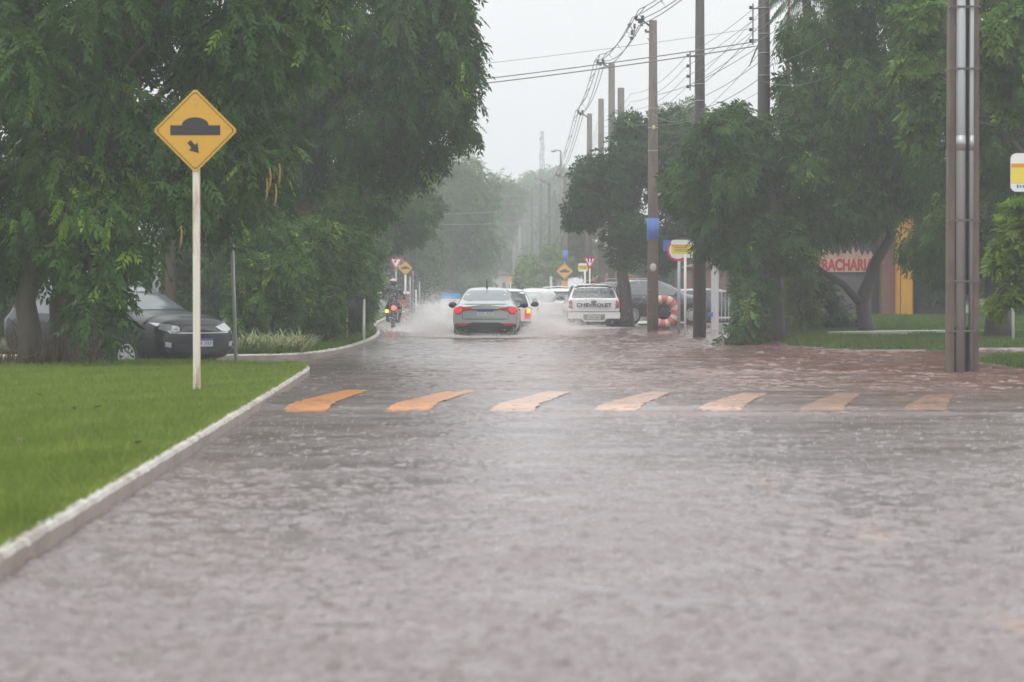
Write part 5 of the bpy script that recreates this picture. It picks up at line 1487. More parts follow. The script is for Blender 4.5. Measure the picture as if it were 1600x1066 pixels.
    def arch(s, y, r=.36, z=.31):
        o = [(y + r*math.cos(2*PI*i/24), z + r*math.sin(2*PI*i/24)) for i in range(24)]
        o = [(a, max(b_, .2)) for a, b_ in o]
        for vw in ('left', 'right'): s.patch('wheel_arch', o, vw, 'trim', None, .004, .06, .02)
    def mirror(s, x, y, z, mat='trim'):
        for sg_ in (-1, 1):
            mb = MB(); mb.ball((sg_*(x+.1), y, z), (.12, .07, .085), n=12); mb.tube([(sg_*(x-.06), y+.02, z-.05), (sg_*(x+.04), y, z-.03)], .03, 6)
            mb.build('side_mirror', mat, s.root)
    def plate(s, view, cx, z, wd, ht, mat='plate', blue=True, off=.012):
        p = s.patch('number_plate', [(cx-wd/2, z-ht/2), (cx+wd/2, z-ht/2), (cx+wd/2, z+ht/2), (cx-wd/2, z+ht/2)], view, mat, None, off, .05, .03)
        if blue: s.patch('plate_band', [(cx-wd/2, z+ht*.22), (cx+wd/2, z+ht*.22), (cx+wd/2, z+ht/2), (cx-wd/2, z+ht/2)], view, 'sign_blue', p, off+.004, .05, .006)
        n = 7
        for k in range(n):
            if k == 3: continue
            u = cx - wd*.38 + wd*.76*k/(n-1)
            s.patch('character', [(u-wd*.035, z-ht*.33), (u+wd*.035, z-ht*.33), (u+wd*.035, z+ht*.12), (u-wd*.035, z+ht*.12)], view, 'plate_ink', p, off+.004, .08, .006)
    def sides(s, wins, handles=(), seams=(), glass='glass'):
        for vw in ('left', 'right'):
            for o in wins: s.patch('side_window', o, vw, glass, None, .004, .07, .02)
            for (y, z) in handles: s.patch('door_handle', [(y-.09, z-.015), (y+.09, z-.015), (y+.09, z+.015), (y-.09, z+.015)], vw, 'trim', None, .02, .05, .025)
            for y in seams: s.patch('door_seam', [(y-.005, .35), (y+.005, .35), (y+.005, .95), (y-.005, .95)], vw, 'trim', None, .0025, .1, .005)

# --- grey-green saloon
sed = Car('saloon_car', 'grey-green saloon car driving away through the flood with both brake lights on', 'car', (X(758.5, 75.3), 75.2, -.13), R(-1.2), [
 (0.00, .32, .95, 1.02, .76, .82, .77, .64), (.08, .27, .97, 1.055, .81, .865, .81, .68), (.40, .22, .985, 1.10, .82, .88, .825, .64), (.62, .2, .985, 1.13, .82, .88, .825, .62),
 (.95, .2, .98, 1.30, .82, .88, .82, .585), (1.25, .2, .97, 1.42, .82, .88, .82, .57), (1.9, .2, .96, 1.475, .82, .88, .82, .57), (2.5, .2, .95, 1.45, .82, .88, .82, .57), (2.9, .2, .945, 1.25, .82, .88, .81, .58),
 (3.25, .2, .93, 1.02, .82, .88, .80, .66), (3.9, .22, .85, .91, .80, .86, .76, .6), (4.25, .28, .72, .77, .74, .8, .7, .5), (4.36, .36, .6, .64, .62, .66, .58, .4)], 'sedan_paint')
sed.patch('rear_window', [(-.60, 1.135), (.60, 1.135), (.625, 1.17), (.53, 1.385), (.49, 1.40), (-.49, 1.40), (-.53, 1.385), (-.625, 1.17)], 'rear', 'glass_grey')
sed.patch('windscreen', [(-.62, 1.06), (.62, 1.06), (.5, 1.40), (-.5, 1.40)], 'front', 'glass_grey')
sed.sides([[(1.95, 1.0), (2.85, 1.0), (2.35, 1.38), (1.95, 1.41)], [(1.12, 1.01), (1.88, 1.0), (1.88, 1.41), (1.4, 1.37)], ], [(1.3, .88), (2.1, .87)], (1.05, 1.92, 2.9))
tl = [(.30, .885), (.40, .945), (.56, .955), (.62, .97), (.80, .975), (.845, .93), (.83, .82), (.77, .765), (.66, .765), (.58, .84), (.46, .865)]
for k in (1, -1):
    o = [(k*u, v) for u, v in tl]
    t_ = sed.patch('tail_light', o, 'rear', 'lamp_dim', None, .008)
    sed.patch('lit_lamp', [(k*u, v) for u, v in [(.62, .95), (.80, .955), (.825, .90), (.80, .81), (.70, .79), (.62, .86)]], 'rear', 'lamp_red', t_, .014, .04)
    sed.patch('lit_strip', [(k*u, v) for u, v in [(.36, .905), (.42, .935), (.57, .94), (.57, .875), (.46, .88)]], 'rear', 'lamp_dim', t_, .014, .04)
    sed.patch('reflector', [(k*u, v) for u, v in [(.44, .53), (.76, .53), (.74, .47), (.5, .47)]], 'rear', 'lamp_dim', None, .014, .06)
    sed.patch('boot_seam', [(k*u, v) for u, v in [(.60, .62), (.61, .62), (.61, .78), (.60, .78)]], 'rear', 'trim', None, .003, .1, .005)
sed.patch('boot_trim', [(-.33, .865), (.33, .865), (.36, .90), (-.36, .90)], 'rear', 'trim', None, .006)
sed.patch('boot_lip', [(-.62, 1.02), (.62, 1.02), (.60, 1.045), (-.60, 1.045)], 'rear', 'trim', None, .003)
sed.patch('badge', [(-.05, .975), (.05, .975), (.05, 1.0), (-.05, 1.0)], 'rear', 'alloy', None, .01)
sed.patch('bumper_crease', [(-.60, .655), (.60, .655), (.52, .625), (-.52, .625)], 'rear', pm('crease_grey', (.13, .15, .15), .4), None, .003)
sed.patch('lower_bumper', [(-.80, .24), (.80, .24), (.82, .50), (.74, .53), (.42, .53), (.36, .55), (-.36, .55), (-.42, .53), (-.74, .53), (-.82, .50)], 'rear', 'trim', None, .01, .06)
sed.plate('rear', 0, .80, .42, .135)
sed.mirror(.88, 2.72, 1.0)
mb = MB(); mb.tube([(0, 1.42, 1.46), (0, 1.36, 1.54), (0, 1.30, 1.70)], [.03, .016, .008], 6); mb.build('antenna', 'trim', sed.root)
mb = MB(); mb.box((0, .5, .17), (1.3, .5, .12)); mb.tube([(-.45, -.02, .22), (-.45, .4, .22)], .035, 8); mb.build('underbody', 'trim', sed.root)
for y in (.86, 3.4):
    sed.arch(y)
    for x in (-.86, .86): sed.wheel(x, y)
for k in (1, -1): sed.patch('headlight', [(k*.42, .68), (k*.72, .72), (k*.66, .8), (k*.45, .74)], 'front', 'lamp_clear', None, .006)

# --- white hatch/van ahead of it
HATCH = [(0, .36, .93, .98, .70, .75, .73, .66), (.06, .30, .95, 1.12, .74, .775, .755, .65), (.22, .26, .95, 1.36, .76, .79, .765, .60), (.42, .24, .95, 1.42, .76, .79, .765, .585), (1.6, .2, .93, 1.46, .76, .79, .765, .585), (2.2, .2, .92, 1.42, .76, .79, .765, .58), (2.55, .2, .91, 1.2, .76, .79, .755, .6), (2.9, .2, .9, .98, .76, .79, .75, .64), (3.5, .25, .8, .86, .74, .77, .71, .58), (3.72, .36, .6, .65, .64, .67, .6, .42)]
hat = Car('hatchback_car', 'white hatchback half hidden by the grey-green saloon, right tail light glowing', 'car', (X(789, 82.5), 82.5, -.14), 0, HATCH, 'car_white')
hat.patch('rear_window', [(-.61, .985), (.61, .985), (.66, 1.05), (.55, 1.36), (.5, 1.385), (-.5, 1.385), (-.55, 1.36), (-.66, 1.05)], 'rear', 'glass')
for k in (1, -1):
    t_ = hat.patch('tail_light', [(k*u, v) for u, v in [(.56, .58), (.74, .58), (.755, .86), (.58, .86)]], 'rear', 'lamp_red', None, .008)
    hat.patch('indicator', [(k*u, v) for u, v in [(.62, .75), (.74, .75), (.75, .86), (.63, .86)]], 'rear', 'lamp_amber', t_, .014, .05)
hat.patch('bumper', [(-.74, .36), (.74, .36), (.75, .52), (-.75, .52)], 'rear', 'trim', None, .03)
hat.plate('rear', 0, .62, .40, .13, blue=False)
hat.patch('windscreen', [(-.6, 1.03), (.6, 1.03), (.5, 1.37), (-.5, 1.37)], 'front', 'glass')
hat.sides([[(1.3, .98), (2.5, .98), (2.1, 1.36), (1.35, 1.38)], [(.4, .99), (1.2, .98), (1.2, 1.38), (.5, 1.36)]], [(1.4, .86)], (1.25, 2.5))
hat.mirror(.79, 2.45, 1.0)
for y in (.62, 2.95):
    hat.arch(y, .33, .28)
    for x in (-.775, .775): hat.wheel(x, y, .28, .17)
# --- farther white car
HATCH2 = [tuple(r) for r in HATCH]
far = Car('hatchback_car', 'distant white car in the spray just right of the white hatchback', 'car', (X(838, 112), 112, -.1), 0, HATCH2, 'car_white')
far.patch('rear_window', [(-.58, .97), (.58, .97), (.62, 1.03), (.53, 1.33), (-.53, 1.33), (-.62, 1.03)], 'rear', pm('glass_pale', (.3, .34, .35), .1, .1, 3, spec=.9))
far.patch('bumper', [(-.74, .36), (.74, .36), (.75, .5), (-.75, .5)], 'rear', 'car_white', None, .03)
far.patch('tail_light', [(.62, .6), (.74, .6), (.75, .84), (.64, .84)], 'rear', 'lamp_dim', None, .008, both=True)
far.sides([[(.4, .98), (2.45, .98), (2.1, 1.36), (.5, 1.37)]])
far.mirror(.79, 2.45, 1.0, 'car_white')
for y in (.62, 2.95):
    far.arch(y, .33, .28)
    for x in (-.775, .775): far.wheel(x, y, .28, .17)
# --- loaded open pickup behind the spray
pk = Car('pickup_truck', 'open white pickup with a wrapped load, left of the white lettered pickup', 'pickup', (X(871, 106), 106, -.12), R(-2), [
 (0, .42, .86, .93, .72, .78, .76, .72), (.06, .36, .87, .95, .76, .80, .78, .74), (1.55, .3, .87, .95, .77, .81, .78, .74), (1.72, .28, .92, 1.0, .77, .81, .78, .66), (1.86, .27, .95, 1.36, .77, .81, .78, .6), (2.1, .26, .95, 1.46, .77, .81, .78, .58), (2.8, .25, .93, 1.45, .77, .81, .78, .58), (3.3, .25, .9, 1.05, .77, .81, .76, .64), (4.1, .3, .8, .86, .74, .77, .7, .56), (4.3, .4, .6, .66, .64, .67, .6, .42)], 'car_white')
pk.patch('cargo_bed', [(-.62, .12), (.62, .12), (.62, 1.5), (-.62, 1.5)], 'top', 'trim', None, .004)
pk.patch('rear_window', [(-.56, 1.03), (.56, 1.03), (.5, 1.36), (-.5, 1.36)], 'rear', 'glass')
pk.patch('tail_light', [(.68, .56), (.77, .56), (.77, .84), (.68, .84)], 'rear', 'lamp_dim', None, .008, both=True)
pk.patch('bumper', [(-.76, .34), (.76, .34), (.77, .48), (-.77, .48)], 'rear', 'trim', None, .04)
pk.sides([[(2.1, .98), (3.1, .98), (2.75, 1.38), (2.15, 1.39)]], [(2.3, .86)], (2.05, 3.1))
pk.mirror(.81, 2.95, 1.02)
mb = MB()
for sx in (-.6, .6): mb.tube([(sx, 1.62, .9), (sx*.93, 1.66, 1.5), (0, 1.66, 1.54)], .03, 6)
mb.build('roll_bar', 'car_white', pk.root)
for y in (.8, 3.3):
    pk.arch(y, .34, .29)
    for x in (-.79, .79): pk.wheel(x, y, .29, .18)
# its load stays a thing of its own
mb = MB(); r_ = np.random.default_rng(8)
ld = []
for i in range(9):
    for k in range(16):
        a = 2*PI*k/16; rr = (.30+.03*math.sin(3*a+i))*(1 if 0 < i < 8 else .75)
        ld.append((rr*math.cos(a)*1.05, i*.13, .25+rr*math.sin(a)*.95))
mb.add(ld, [[i*16+k, i*16+(k+1) % 16, (i+1)*16+(k+1) % 16, (i+1)*16+k] for i in range(8) for k in range(16)] + [list(range(16))[::-1], [8*16+k for k in range(16)]], smooth=True)
o = mb.build('wrapped_load', pm('plastic_wrap', (.68, .69, .7), .25, .1, 8)); o.location = (X(855, 106.2), 106.25, .78)
tag(o, 'white plastic-wrapped bundle riding in the bed of the open pickup', 'bundle')
# --- grey car in front of it
gr = Car('dark_car', 'dark car glimpsed between the open pickup and the white lettered pickup', 'car', (X(884, 121), 121, -.1), 0, HATCH2, 'suv_navy')
gr.patch('rear_window', [(-.58, .97), (.58, .97), (.62, 1.03), (.53, 1.33), (-.53, 1.33), (-.62, 1.03)], 'rear', 'glass')
gr.patch('tail_light', [(.60, .66), (.75, .66), (.755, .86), (.62, .86)], 'rear', 'lamp_red', None, .008, both=True)
gr.sides([[(.4, .98), (2.45, .98), (2.1, 1.36), (.5, 1.37)]])
for y in (.62, 2.95):
    gr.arch(y, .33, .28)
    for x in (-.775, .775): gr.wheel(x, y, .28, .17)

# --- white pickup with canopy
s10 = Car('pickup_truck', 'white pickup with a rear canopy, big dark back window and dark lettering across its tailgate', 'pickup', (X(928, 94.5), 94.5, -.10), R(1.5), [
 (0, .44, 1.04, 1.09, .78, .84, .83, .765), (.05, .40, 1.06, 1.16, .80, .855, .84, .75), (.25, .37, 1.07, 1.46, .82, .865, .84, .665), (.42, .35, 1.07, 1.575, .82, .865, .84, .635), (2.0, .3, 1.06, 1.61, .82, .865, .84, .63), (3.0, .3, 1.04, 1.60, .82, .865, .84, .62), (3.35, .3, 1.03, 1.35, .82, .865, .83, .64), (3.7, .3, 1.02, 1.1, .82, .865, .82, .70), (4.55, .32, .98, 1.04, .80, .84, .78, .66), (4.85, .42, .8, .86, .72, .76, .7, .58)], 'car_white', rear_bulge=.03)
s10.patch('rear_window', [(-.705, 1.125), (.705, 1.125), (.73, 1.15), (.61, 1.52), (.57, 1.54), (-.57, 1.54), (-.61, 1.52), (-.73, 1.15)], 'rear', 'glass', None, .008)
s10.patch('tail_light', [(.715, .78), (.835, .78), (.835, 1.05), (.74, 1.05)], 'rear', 'lamp_dim', None, .008, both=True)
s10.patch('tailgate_handle', [(-.085, .965), (.085, .965), (.085, 1.03), (-.085, 1.03)], 'rear', 'trim', None, .012)
s10.patch('stop_lamp', [(-.09, 1.565), (.09, 1.565), (.08, 1.59), (-.08, 1.59)], 'rear', 'lamp_dim', None, .02)
for k in (1, -1): s10.patch('tailgate_seam', [(k*.70, .64), (k*.708, .64), (k*.708, 1.08), (k*.70, 1.08)], 'rear', 'trim', None, .003, .1, .005)
tx = text_mesh('CHEVROLET', 'lettering', .17, 'trim', s10.root, (0, -.078, .83), .012, 1.18, .004)
mb = MB(); bo = [(-.86, .66), (.86, .66), (.86, .44), (.42, .44), (.33, .34), (-.33, .34), (-.42, .44), (-.86, .44)]
mb.prism(bo, -.17, -.02); bp = mb.build('rear_bumper', pm('bumper_white', (.7, .71, .71), .35, .05, 4), s10.root)
mb = MB(); mb.prism([(-.86, .675), (.86, .675), (.86, .655), (-.86, .655)], -.18, -.02); mb.build('bumper_top', 'trim', bp)
mb = MB(); mb.prism([(-.36, .58), (.36, .58), (.36, .42), (.28, .385), (-.28, .385), (-.36, .42)], -.176, -.171); mb.build('plate_recess', pm('recess', (.2, .2, .2), .5), bp)
mb = MB(); mb.prism([(-.22, .55), (.22, .55), (.22, .41), (-.22, .41)], -.184, -.177); npl = mb.build('number_plate', 'plate_old', s10.root)
mb = MB()
for k in range(7):
    if k != 3: mb.prism([(-.17+k*.05, .45), (-.135+k*.05, .45), (-.135+k*.05, .52), (-.17+k*.05, .52)], -.187, -.1845)
mb.build('characters', 'plate_ink', npl)
mb = MB(); mb.box((0, .6, .32), (1.35, 1.0, .2)); mb.tube([(.5, -.05, .3), (.5, .5, .3)], .03, 8); mb.build('underbody', 'trim', s10.root)
s10.sides([[(2.35, 1.1), (3.5, 1.1), (3.1, 1.5), (2.4, 1.52)], [(.45, 1.12), (2.05, 1.1), (2.05, 1.52), (.55, 1.5)]], [(2.5, .95)], (2.2, 3.5))
s10.mirror(.87, 3.3, 1.1)
s10.patch('windscreen', [(-.62, 1.14), (.62, 1.14), (.52, 1.5), (-.52, 1.5)], 'front', 'glass')
for y in (1.0, 3.75):
    s10.arch(y, .40, .35)
    for x in (-.85, .85): s10.wheel(x, y, .35, .22)

# --- the two dark SUVs
SUVS = [(0, .42, .98, 1.06, .72, .80, .76, .62), (.10, .36, 1.0, 1.30, .80, .86, .80, .61), (.32, .30, 1.01, 1.50, .82, .885, .82, .585), (1.2, .24, 1.0, 1.575, .83, .885, .82, .58), (2.25, .24, .99, 1.57, .83, .885, .82, .585), (2.75, .24, .98, 1.40, .83, .885, .82, .60), (3.28, .24, .98, 1.11, .83, .885, .82, .68), (3.8, .26, .95, 1.045, .82, .88, .80, .67), (4.1, .30, .86, .96, .79, .85, .76, .62), (4.2, .38, .74, .80, .72, .77, .69, .52)]
def suv(label, loc, rz, paint, plate_on):
    c = Car('suv', label, 'car', loc, rz, SUVS, paint)
    c.patch('windscreen', [(-.70, 1.13), (.70, 1.13), (.56, 1.50), (-.56, 1.50)], 'front', 'glass_grey')
    c.patch('rear_window', [(-.6, 1.1), (.6, 1.1), (.53, 1.46), (-.53, 1.46)], 'rear', 'glass')
    c.sides([[(1.62, 1.045), (2.95, 1.04), (2.45, 1.47), (1.66, 1.50)], [(.72, 1.06), (1.55, 1.045), (1.58, 1.49), (.85, 1.48)], [(.28, 1.12), (.64, 1.08), (.74, 1.46), (.42, 1.42)]], [(.95, .9), (1.8, .89)], (.72, 1.6, 2.72), 'glass_grey')
    c.patch('headlight', [(.40, .84), (.62, .89), (.80, .915), (.79, .80), (.64, .75), (.46, .77)], 'front', 'lamp_clear', None, .008, both=True)
    c.patch('grille', [(-.43, .76), (.43, .76), (.38, .865), (-.38, .865)], 'front', 'trim', None, .008)
    c.patch('chrome_strip', [(-.66, .73), (.66, .73), (.64, .75), (-.64, .75)], 'front', 'alloy', None, .012)
    c.patch('lower_grille', [(-.62, .42), (.62, .42), (.54, .56), (-.54, .56)], 'front', 'trim', None, .01)
    c.patch('fog_lamp', [(.64, .50), (.74, .52), (.74, .60), (.64, .58)], 'front', 'alloy', None, .01, both=True)
    c.plate('front', 0, .58, .42, .135)
    c.patch('tail_light', [(.5, .85), (.76, .86), (.77, .97), (.52, .96)], 'rear', 'lamp_dim', None, .008, both=True)
    c.mirror(.9, 2.62, 1.06, paint)
    for sx in (-.56, .56):
        mb = MB(); mb.tube([(sx, .55, 1.55), (sx, .7, 1.62), (sx, 1.9, 1.63), (sx, 2.1, 1.565)], .018, 6); mb.build('roof_rail', 'alloy', c.root)
    for y in (.78, 3.38):
        c.arch(y, .39, .34)
        for x in (-.875, .875): c.wheel(x, y, .34, .21, 'alloy', 10)
    return c
a_ = R(-(180-48))   # nose toward the camera and to the right
dv = Vector((math.sin(R(48)), -math.cos(R(48)), 0))
nose = Vector((X(313, 48.), 47.7, 0))
rt_ = nose - dv*4.2
suv('dark grey car nosing out from behind the big left tree', (rt_.x, rt_.y, -.19), math.atan2(-dv.x, dv.y), 'suv_dark', True)
dv = Vector((math.sin(R(55)), math.cos(R(55)), 0))
rw = Vector((X(990, 101.5), 101.2, .07)); side = Vector((dv.y, -dv.x, 0))
rt_ = rw - dv*.78 - side*.87
suv('dark blue parked car behind the street tree and painted tyre on the right', (rt_.x, rt_.y, .07), math.atan2(-dv.x, dv.y), 'suv_navy', False)
v2 = Car('parked_car', 'dark car with a sky reflection painted pale on its roof, beyond the bus stop post', 'car', (X(1040, 106), 105, -.12), R(-62), HATCH2, 'suv_navy')
v2.patch('roof_sky_reflection', [(-.5, .4), (.5, .4), (.5, 2.1), (-.5, 2.1)], 'top', 'car_white', None, .006, .12)  # white patch paints the sky's reflection onto the dark bodywork
v2.sides([[(1.3, .98), (2.5, .98), (2.1, 1.36), (1.35, 1.38)], [(.4, .99), (1.2, .98), (1.2, 1.38), (.5, 1.36)]])
v2.patch('rear_window', [(-.58, .97), (.58, .97), (.53, 1.33), (-.53, 1.33)], 'rear', 'glass')
for y in (.62, 2.95):
    v2.arch(y, .33, .28)
    for x in (-.775, .775): v2.wheel(x, y, .28, .17)

# --- motorcycle
DM = 92.5
mo = thing('motorcycle', 'dark motorcycle ridden through the spray by the left kerb with red and amber lamps lit', 'motorcycle', (X(614, DM), DM, -.06), R(1))
def mwheel(y, r, w_):
    mb = MB(); n = 28; vs = []
    mb.lathe([(r-w_, -w_*.5), (r-.02, -w_*.6), (r, 0), (r-.02, w_*.6), (r-w_, w_*.5), (r-w_, -w_*.5)], 'X', n, c=(0, y, r)); wl = mb.build('wheel', 'rubber', mo)
    mb = MB(); mb.lathe([(r-w_-.015, -.02), (r-w_+.01, -.02), (r-w_+.01, .02), (r-w_-.015, .02), (r-w_-.015, -.02)], 'X', n, c=(0, y, r))
    mb.lathe([(0, -.06), (.05, -.06), (.05, .06), (0, .06)], 'X', 12, c=(0, y, r))
    for k in range(12):
        a = 2*PI*k/12; mb.tube([(0, y, r), (0, y+(r-w_)*math.cos(a), r+(r-w_)*math.sin(a))], .006, 4)
    mb.build('rim', 'alloy', wl)
mwheel(0, .31, .10); mwheel(1.3, .31, .085)
mb = MB()
mb.tube([(0, .1, .78), (0, .5, .74), (0, .85, .86), (0, 1.05, .92)], .035, 8); mb.tube([(0, 1.02, .9), (0, .8, .45), (0, .45, .38)], .035, 8)
for sx in (-1, 1):
    mb.tube([(sx*.11, 0, .31), (sx*.10, .5, .42)], .025, 6); mb.tube([(sx*.12, .02, .33), (sx*.12, .15, .74)], .028, 8)
    mb.tube([(sx*.09, 1.3, .31), (sx*.09, 1.05, .98)], .026, 8)
mb.box((0, .62, .47), (.24, .34, .3)); mb.build('frame', 'steel_dark', mo)
mb = MB(); mb.tube([(0, .55, .84), (0, .72, .95), (0, .95, .97), (0, 1.06, .9)], [.1, .15, .14, .08], 12); mb.build('fuel_tank', pm('tank_red', (.12, .015, .018), .25, .1, 5), mo)
mb = MB(); mb.tube([(0, -.2, .86), (0, .0, .85), (0, .3, .81), (0, .58, .83)], [.07, .12, .14, .1], 12); mb.build('seat', 'trim', mo)
mb = MB(); mb.tube([(0, -.34, .68), (0, -.28, .78), (0, -.05, .78), (0, .2, .72)], [.05, .085, .1, .08], 10); mb.build('tail_fairing', 'trim', mo)
mb = MB(); mb.box((0, -.36, .5), (.19, .02, .3), rx=R(-14)); mb.build('mudguard', 'trim', mo)
mb = MB(); mb.ball((.03, -.38, .76), (.085, .05, .075)); mb.build('tail_light', 'moto_lamp', mo)
for sx, mt in ((-1, 'moto_amber'), (1, 'lamp_dim')):
    mb = MB(); mb.tube([(0, -.28, .7), (sx*.17, -.3, .68)], .014, 6); st_ = mb.build('indicator_stalk', 'trim', mo)
    mb = MB(); mb.ball((sx*.19-.0, -.32, .66), (.06, .045, .055)); mb.build('indicator', mt, st_)
mb = MB(); mb.tube([(-.38, .92, 1.05), (-.2, 1.02, 1.08), (0, 1.06, 1.04), (.2, 1.02, 1.08), (.38, .92, 1.05)], .016, 8); mb.build('handlebar', 'steel_dark', mo)
for sx in (-1, 1):
    mb = MB(); mb.tube([(sx*.26, .98, 1.08), (sx*.42, 1.0, 1.2)], .01, 6); mb.ball((sx*.47, 1.0, 1.24), (.085, .025, .06)); mm = mb.build('mirror', 'trim', mo)
    mb = MB(); mb.ball((sx*.47, .985, 1.24), (.075, .02, .052)); mb.build('mirror_glass', pm('mirror_glass', (.8, .82, .84), .08, .03, 3), mm)
mb = MB(); mb.ball((0, 1.18, .98), (.1, .12, .11)); mb.build('headlight', 'lamp_clear', mo)
mb = MB(); mb.tube([(.14, .6, .3), (.16, .2, .3), (.17, -.15, .36)], [.03, .04, .05], 10); mb.build('exhaust', 'steel_dark', mo)

# --- rider: one continuous skinned body
def skin_body(name, nodes, edges, mat, parent, sub=2):
    keys = list(nodes)
    me = bpy.data.meshes.new(name)
    me.from_pydata([nodes[k][0] for k in keys], [(keys.index(a), keys.index(b_)) for a, b_ in edges], [])
    o = bpy.data.objects.new(name, me); COL.objects.link(o)
    mod = o.modifiers.new('skin', 'SKIN'); mod.use_smooth_shade = True
    for i, k in enumerate(keys):
        r = nodes[k][1]; me.skin_vertices[0].data[i].radius = r if hasattr(r, '__len__') else (r, r)
        me.skin_vertices[0].data[i].use_root = (k == 'pelvis')
    sb_ = o.modifiers.new('sub', 'SUBSURF'); sb_.levels = sub; sb_.render_levels = sub
    bpy.context.view_layer.update()
    m2 = bpy.data.meshes.new_from_object(o.evaluated_get(bpy.context.evaluated_depsgraph_get()))
    bpy.data.objects.remove(o)
    m2.name = name; m2.materials.clear()
    return obj(name, m2, mat, parent)
pe = thing('person', 'motorcycle rider in a dark jacket and pink-topped dark helmet, seen from behind', 'person', (X(614, DM), DM, -.06), R(1))
nd = {'pelvis': ((0, .33, .92), (.17, .13)), 'waist': ((0, .36, 1.06), (.155, .115)), 'chest': ((0, .43, 1.24), (.185, .125)), 'shoulder': ((0, .48, 1.38), (.14, .09)), 'neck': ((0, .51, 1.46), .06), 'head': ((0, .54, 1.55), .085), 'crown': ((0, .54, 1.64), .07)}
ed = [('pelvis', 'waist'), ('waist', 'chest'), ('chest', 'shoulder'), ('shoulder', 'neck'), ('neck', 'head'), ('head', 'crown')]
for sx, n_ in ((-1, 'l'), (1, 'r')):
    nd.update({n_+'sh': ((sx*.19, .48, 1.37), .075), n_+'el': ((sx*.34, .62, 1.14), .052), n_+'wr': ((sx*.35, .86, 1.09), .036), n_+'pa': ((sx*.345, .92, 1.085), (.04, .025)),
               n_+'hip': ((sx*.11, .36, .88), .105), n_+'kn': ((sx*.22, .78, .78), .075), n_+'an': ((sx*.2, .58, .38), .045), n_+'he': ((sx*.19, .56, .33), .045), n_+'to': ((sx*.21, .76, .31), .035)})
    ed += [('shoulder', n_+'sh'), (n_+'sh', n_+'el'), (n_+'el', n_+'wr'), (n_+'wr', n_+'pa'), ('pelvis', n_+'hip'), (n_+'hip', n_+'kn'), (n_+'kn', n_+'an'), (n_+'an', n_+'he'), (n_+'he', n_+'to')]
    for f in range(4):
        x_ = sx*(.315+.022*f)
        nd.update({f'{n_}f{f}a': ((x_, .955, 1.085), .0105), f'{n_}f{f}b': ((x_, .975+.004*(f in (1, 2)), 1.055), .0095), f'{n_}f{f}c': ((x_, .945, 1.028), .008)})
        ed += [(n_+'pa', f'{n_}f{f}a'), (f'{n_}f{f}a', f'{n_}f{f}b'), (f'{n_}f{f}b', f'{n_}f{f}c')]
    nd.update({n_+'ta': ((sx*.31, .90, 1.06), .012), n_+'tb': ((sx*.295, .925, 1.035), .0095)}); ed += [(n_+'pa', n_+'ta'), (n_+'ta', n_+'tb')]
skin_body('body', nd, ed, 'jacket', pe)
mb = MB(); mb.ball((0, .55, 1.585), (.125, .15, .135), n=20); mb.tube([(0, .53, 1.47), (0, .54, 1.53)], [.09, .115], 16); hm = mb.build('helmet', 'helmet', pe)
mb = MB()
for i in range(7):
    pass
vs = []; fs = []
for i in range(7):
    a = R(8+9.5*i)
    for k in range(20):
        b_ = 2*PI*k/20; vs.append((.132*math.sin(a)*math.cos(b_), .55+.157*math.sin(a)*math.sin(b_), 1.585+.142*math.cos(a)))
fs = [[i*20+k, (i+1)*20+k, (i+1)*20+(k+1) % 20, i*20+(k+1) % 20] for i in range(6) for k in range(20)] + [list(range(20))]
mb.add(vs, fs, smooth=True); mb.build('helmet_top', 'helmet_top', hm)
mb = MB(); mb.ball((0, .64, 1.575), (.1, .075, .05), n=14); mb.build('visor', 'glass', hm)
mb = MB(); mb.tube([(-.13, .35, 1.39), (0, .34, 1.41), (.13, .35, 1.39)], .012, 6); mb.build('collar_piping', pm('piping_grey', (.2, .2, .23), .5), pe)

# ---------------------------------------------------------------- spray thrown up by the wheels
rng = np.random.default_rng(99)
def spray(name, srcs, label=None):
    Ps, Rs = [], []
    for (x, y, vx, vz, vy, n, sx, sy, size) in srcs:
        u_ = rng.random(n)
        sp_ = rng.gamma(2.2, .42, n).clip(0, 2.2)
        vxx = vx*sp_ + rng.normal(size=n)*.30*abs(vx+.2); vzz = vz*sp_*rng.uniform(.3, 1.1, n)*.86; vyy = vy*rng.normal(size=n)
        T = u_*(2*vzz/9.8)*rng.uniform(.5, 1., n)
        px = x + rng.normal(size=n)*sx + vxx*T; py = y + rng.uniform(-1, 1, n)*sy + vyy*T
        pz = np.maximum(.01, vzz*T - 4.9*T*T) + rng.random(n)*.05
        Ps.append(np.stack([px, py, pz], 1)); Rs.append(size*rng.gamma(2., .5, n).clip(.25, 3.2))
    P = np.vstack(Ps); r = np.concatenate(Rs)[:, None]
    n = len(P)
    base = np.array([(1, 1, 1), (-1, -1, 1), (-1, 1, -1), (1, -1, -1)], float)*.6
    q = norm(rng.normal(size=(n, 3))); q2 = norm(np.cross(q, rng.normal(size=(n, 3)))); q3 = np.cross(q, q2)
    r = r*np.where(rng.random((n, 1)) < .03, 1.2, .72)
    V = P[:, None, :] + r[:, None, :]*(base[None, :, 0:1]*q[:, None, :] + base[None, :, 1:2]*q2[:, None, :] + base[None, :, 2:3]*q3[:, None, :])
    Fq = (np.arange(n)[:, None, None]*4 + np.array([(0, 1, 2), (0, 3, 1), (0, 2, 3), (1, 3, 2)])[None]).reshape(-1, 3)
    me = fast_mesh(name, V.reshape(-1, 3), Fq, smooth=True)
    return tag(obj(name, me, M['drop']), label, 'spray', kind='stuff')
xs = X(758.5, 75.3)
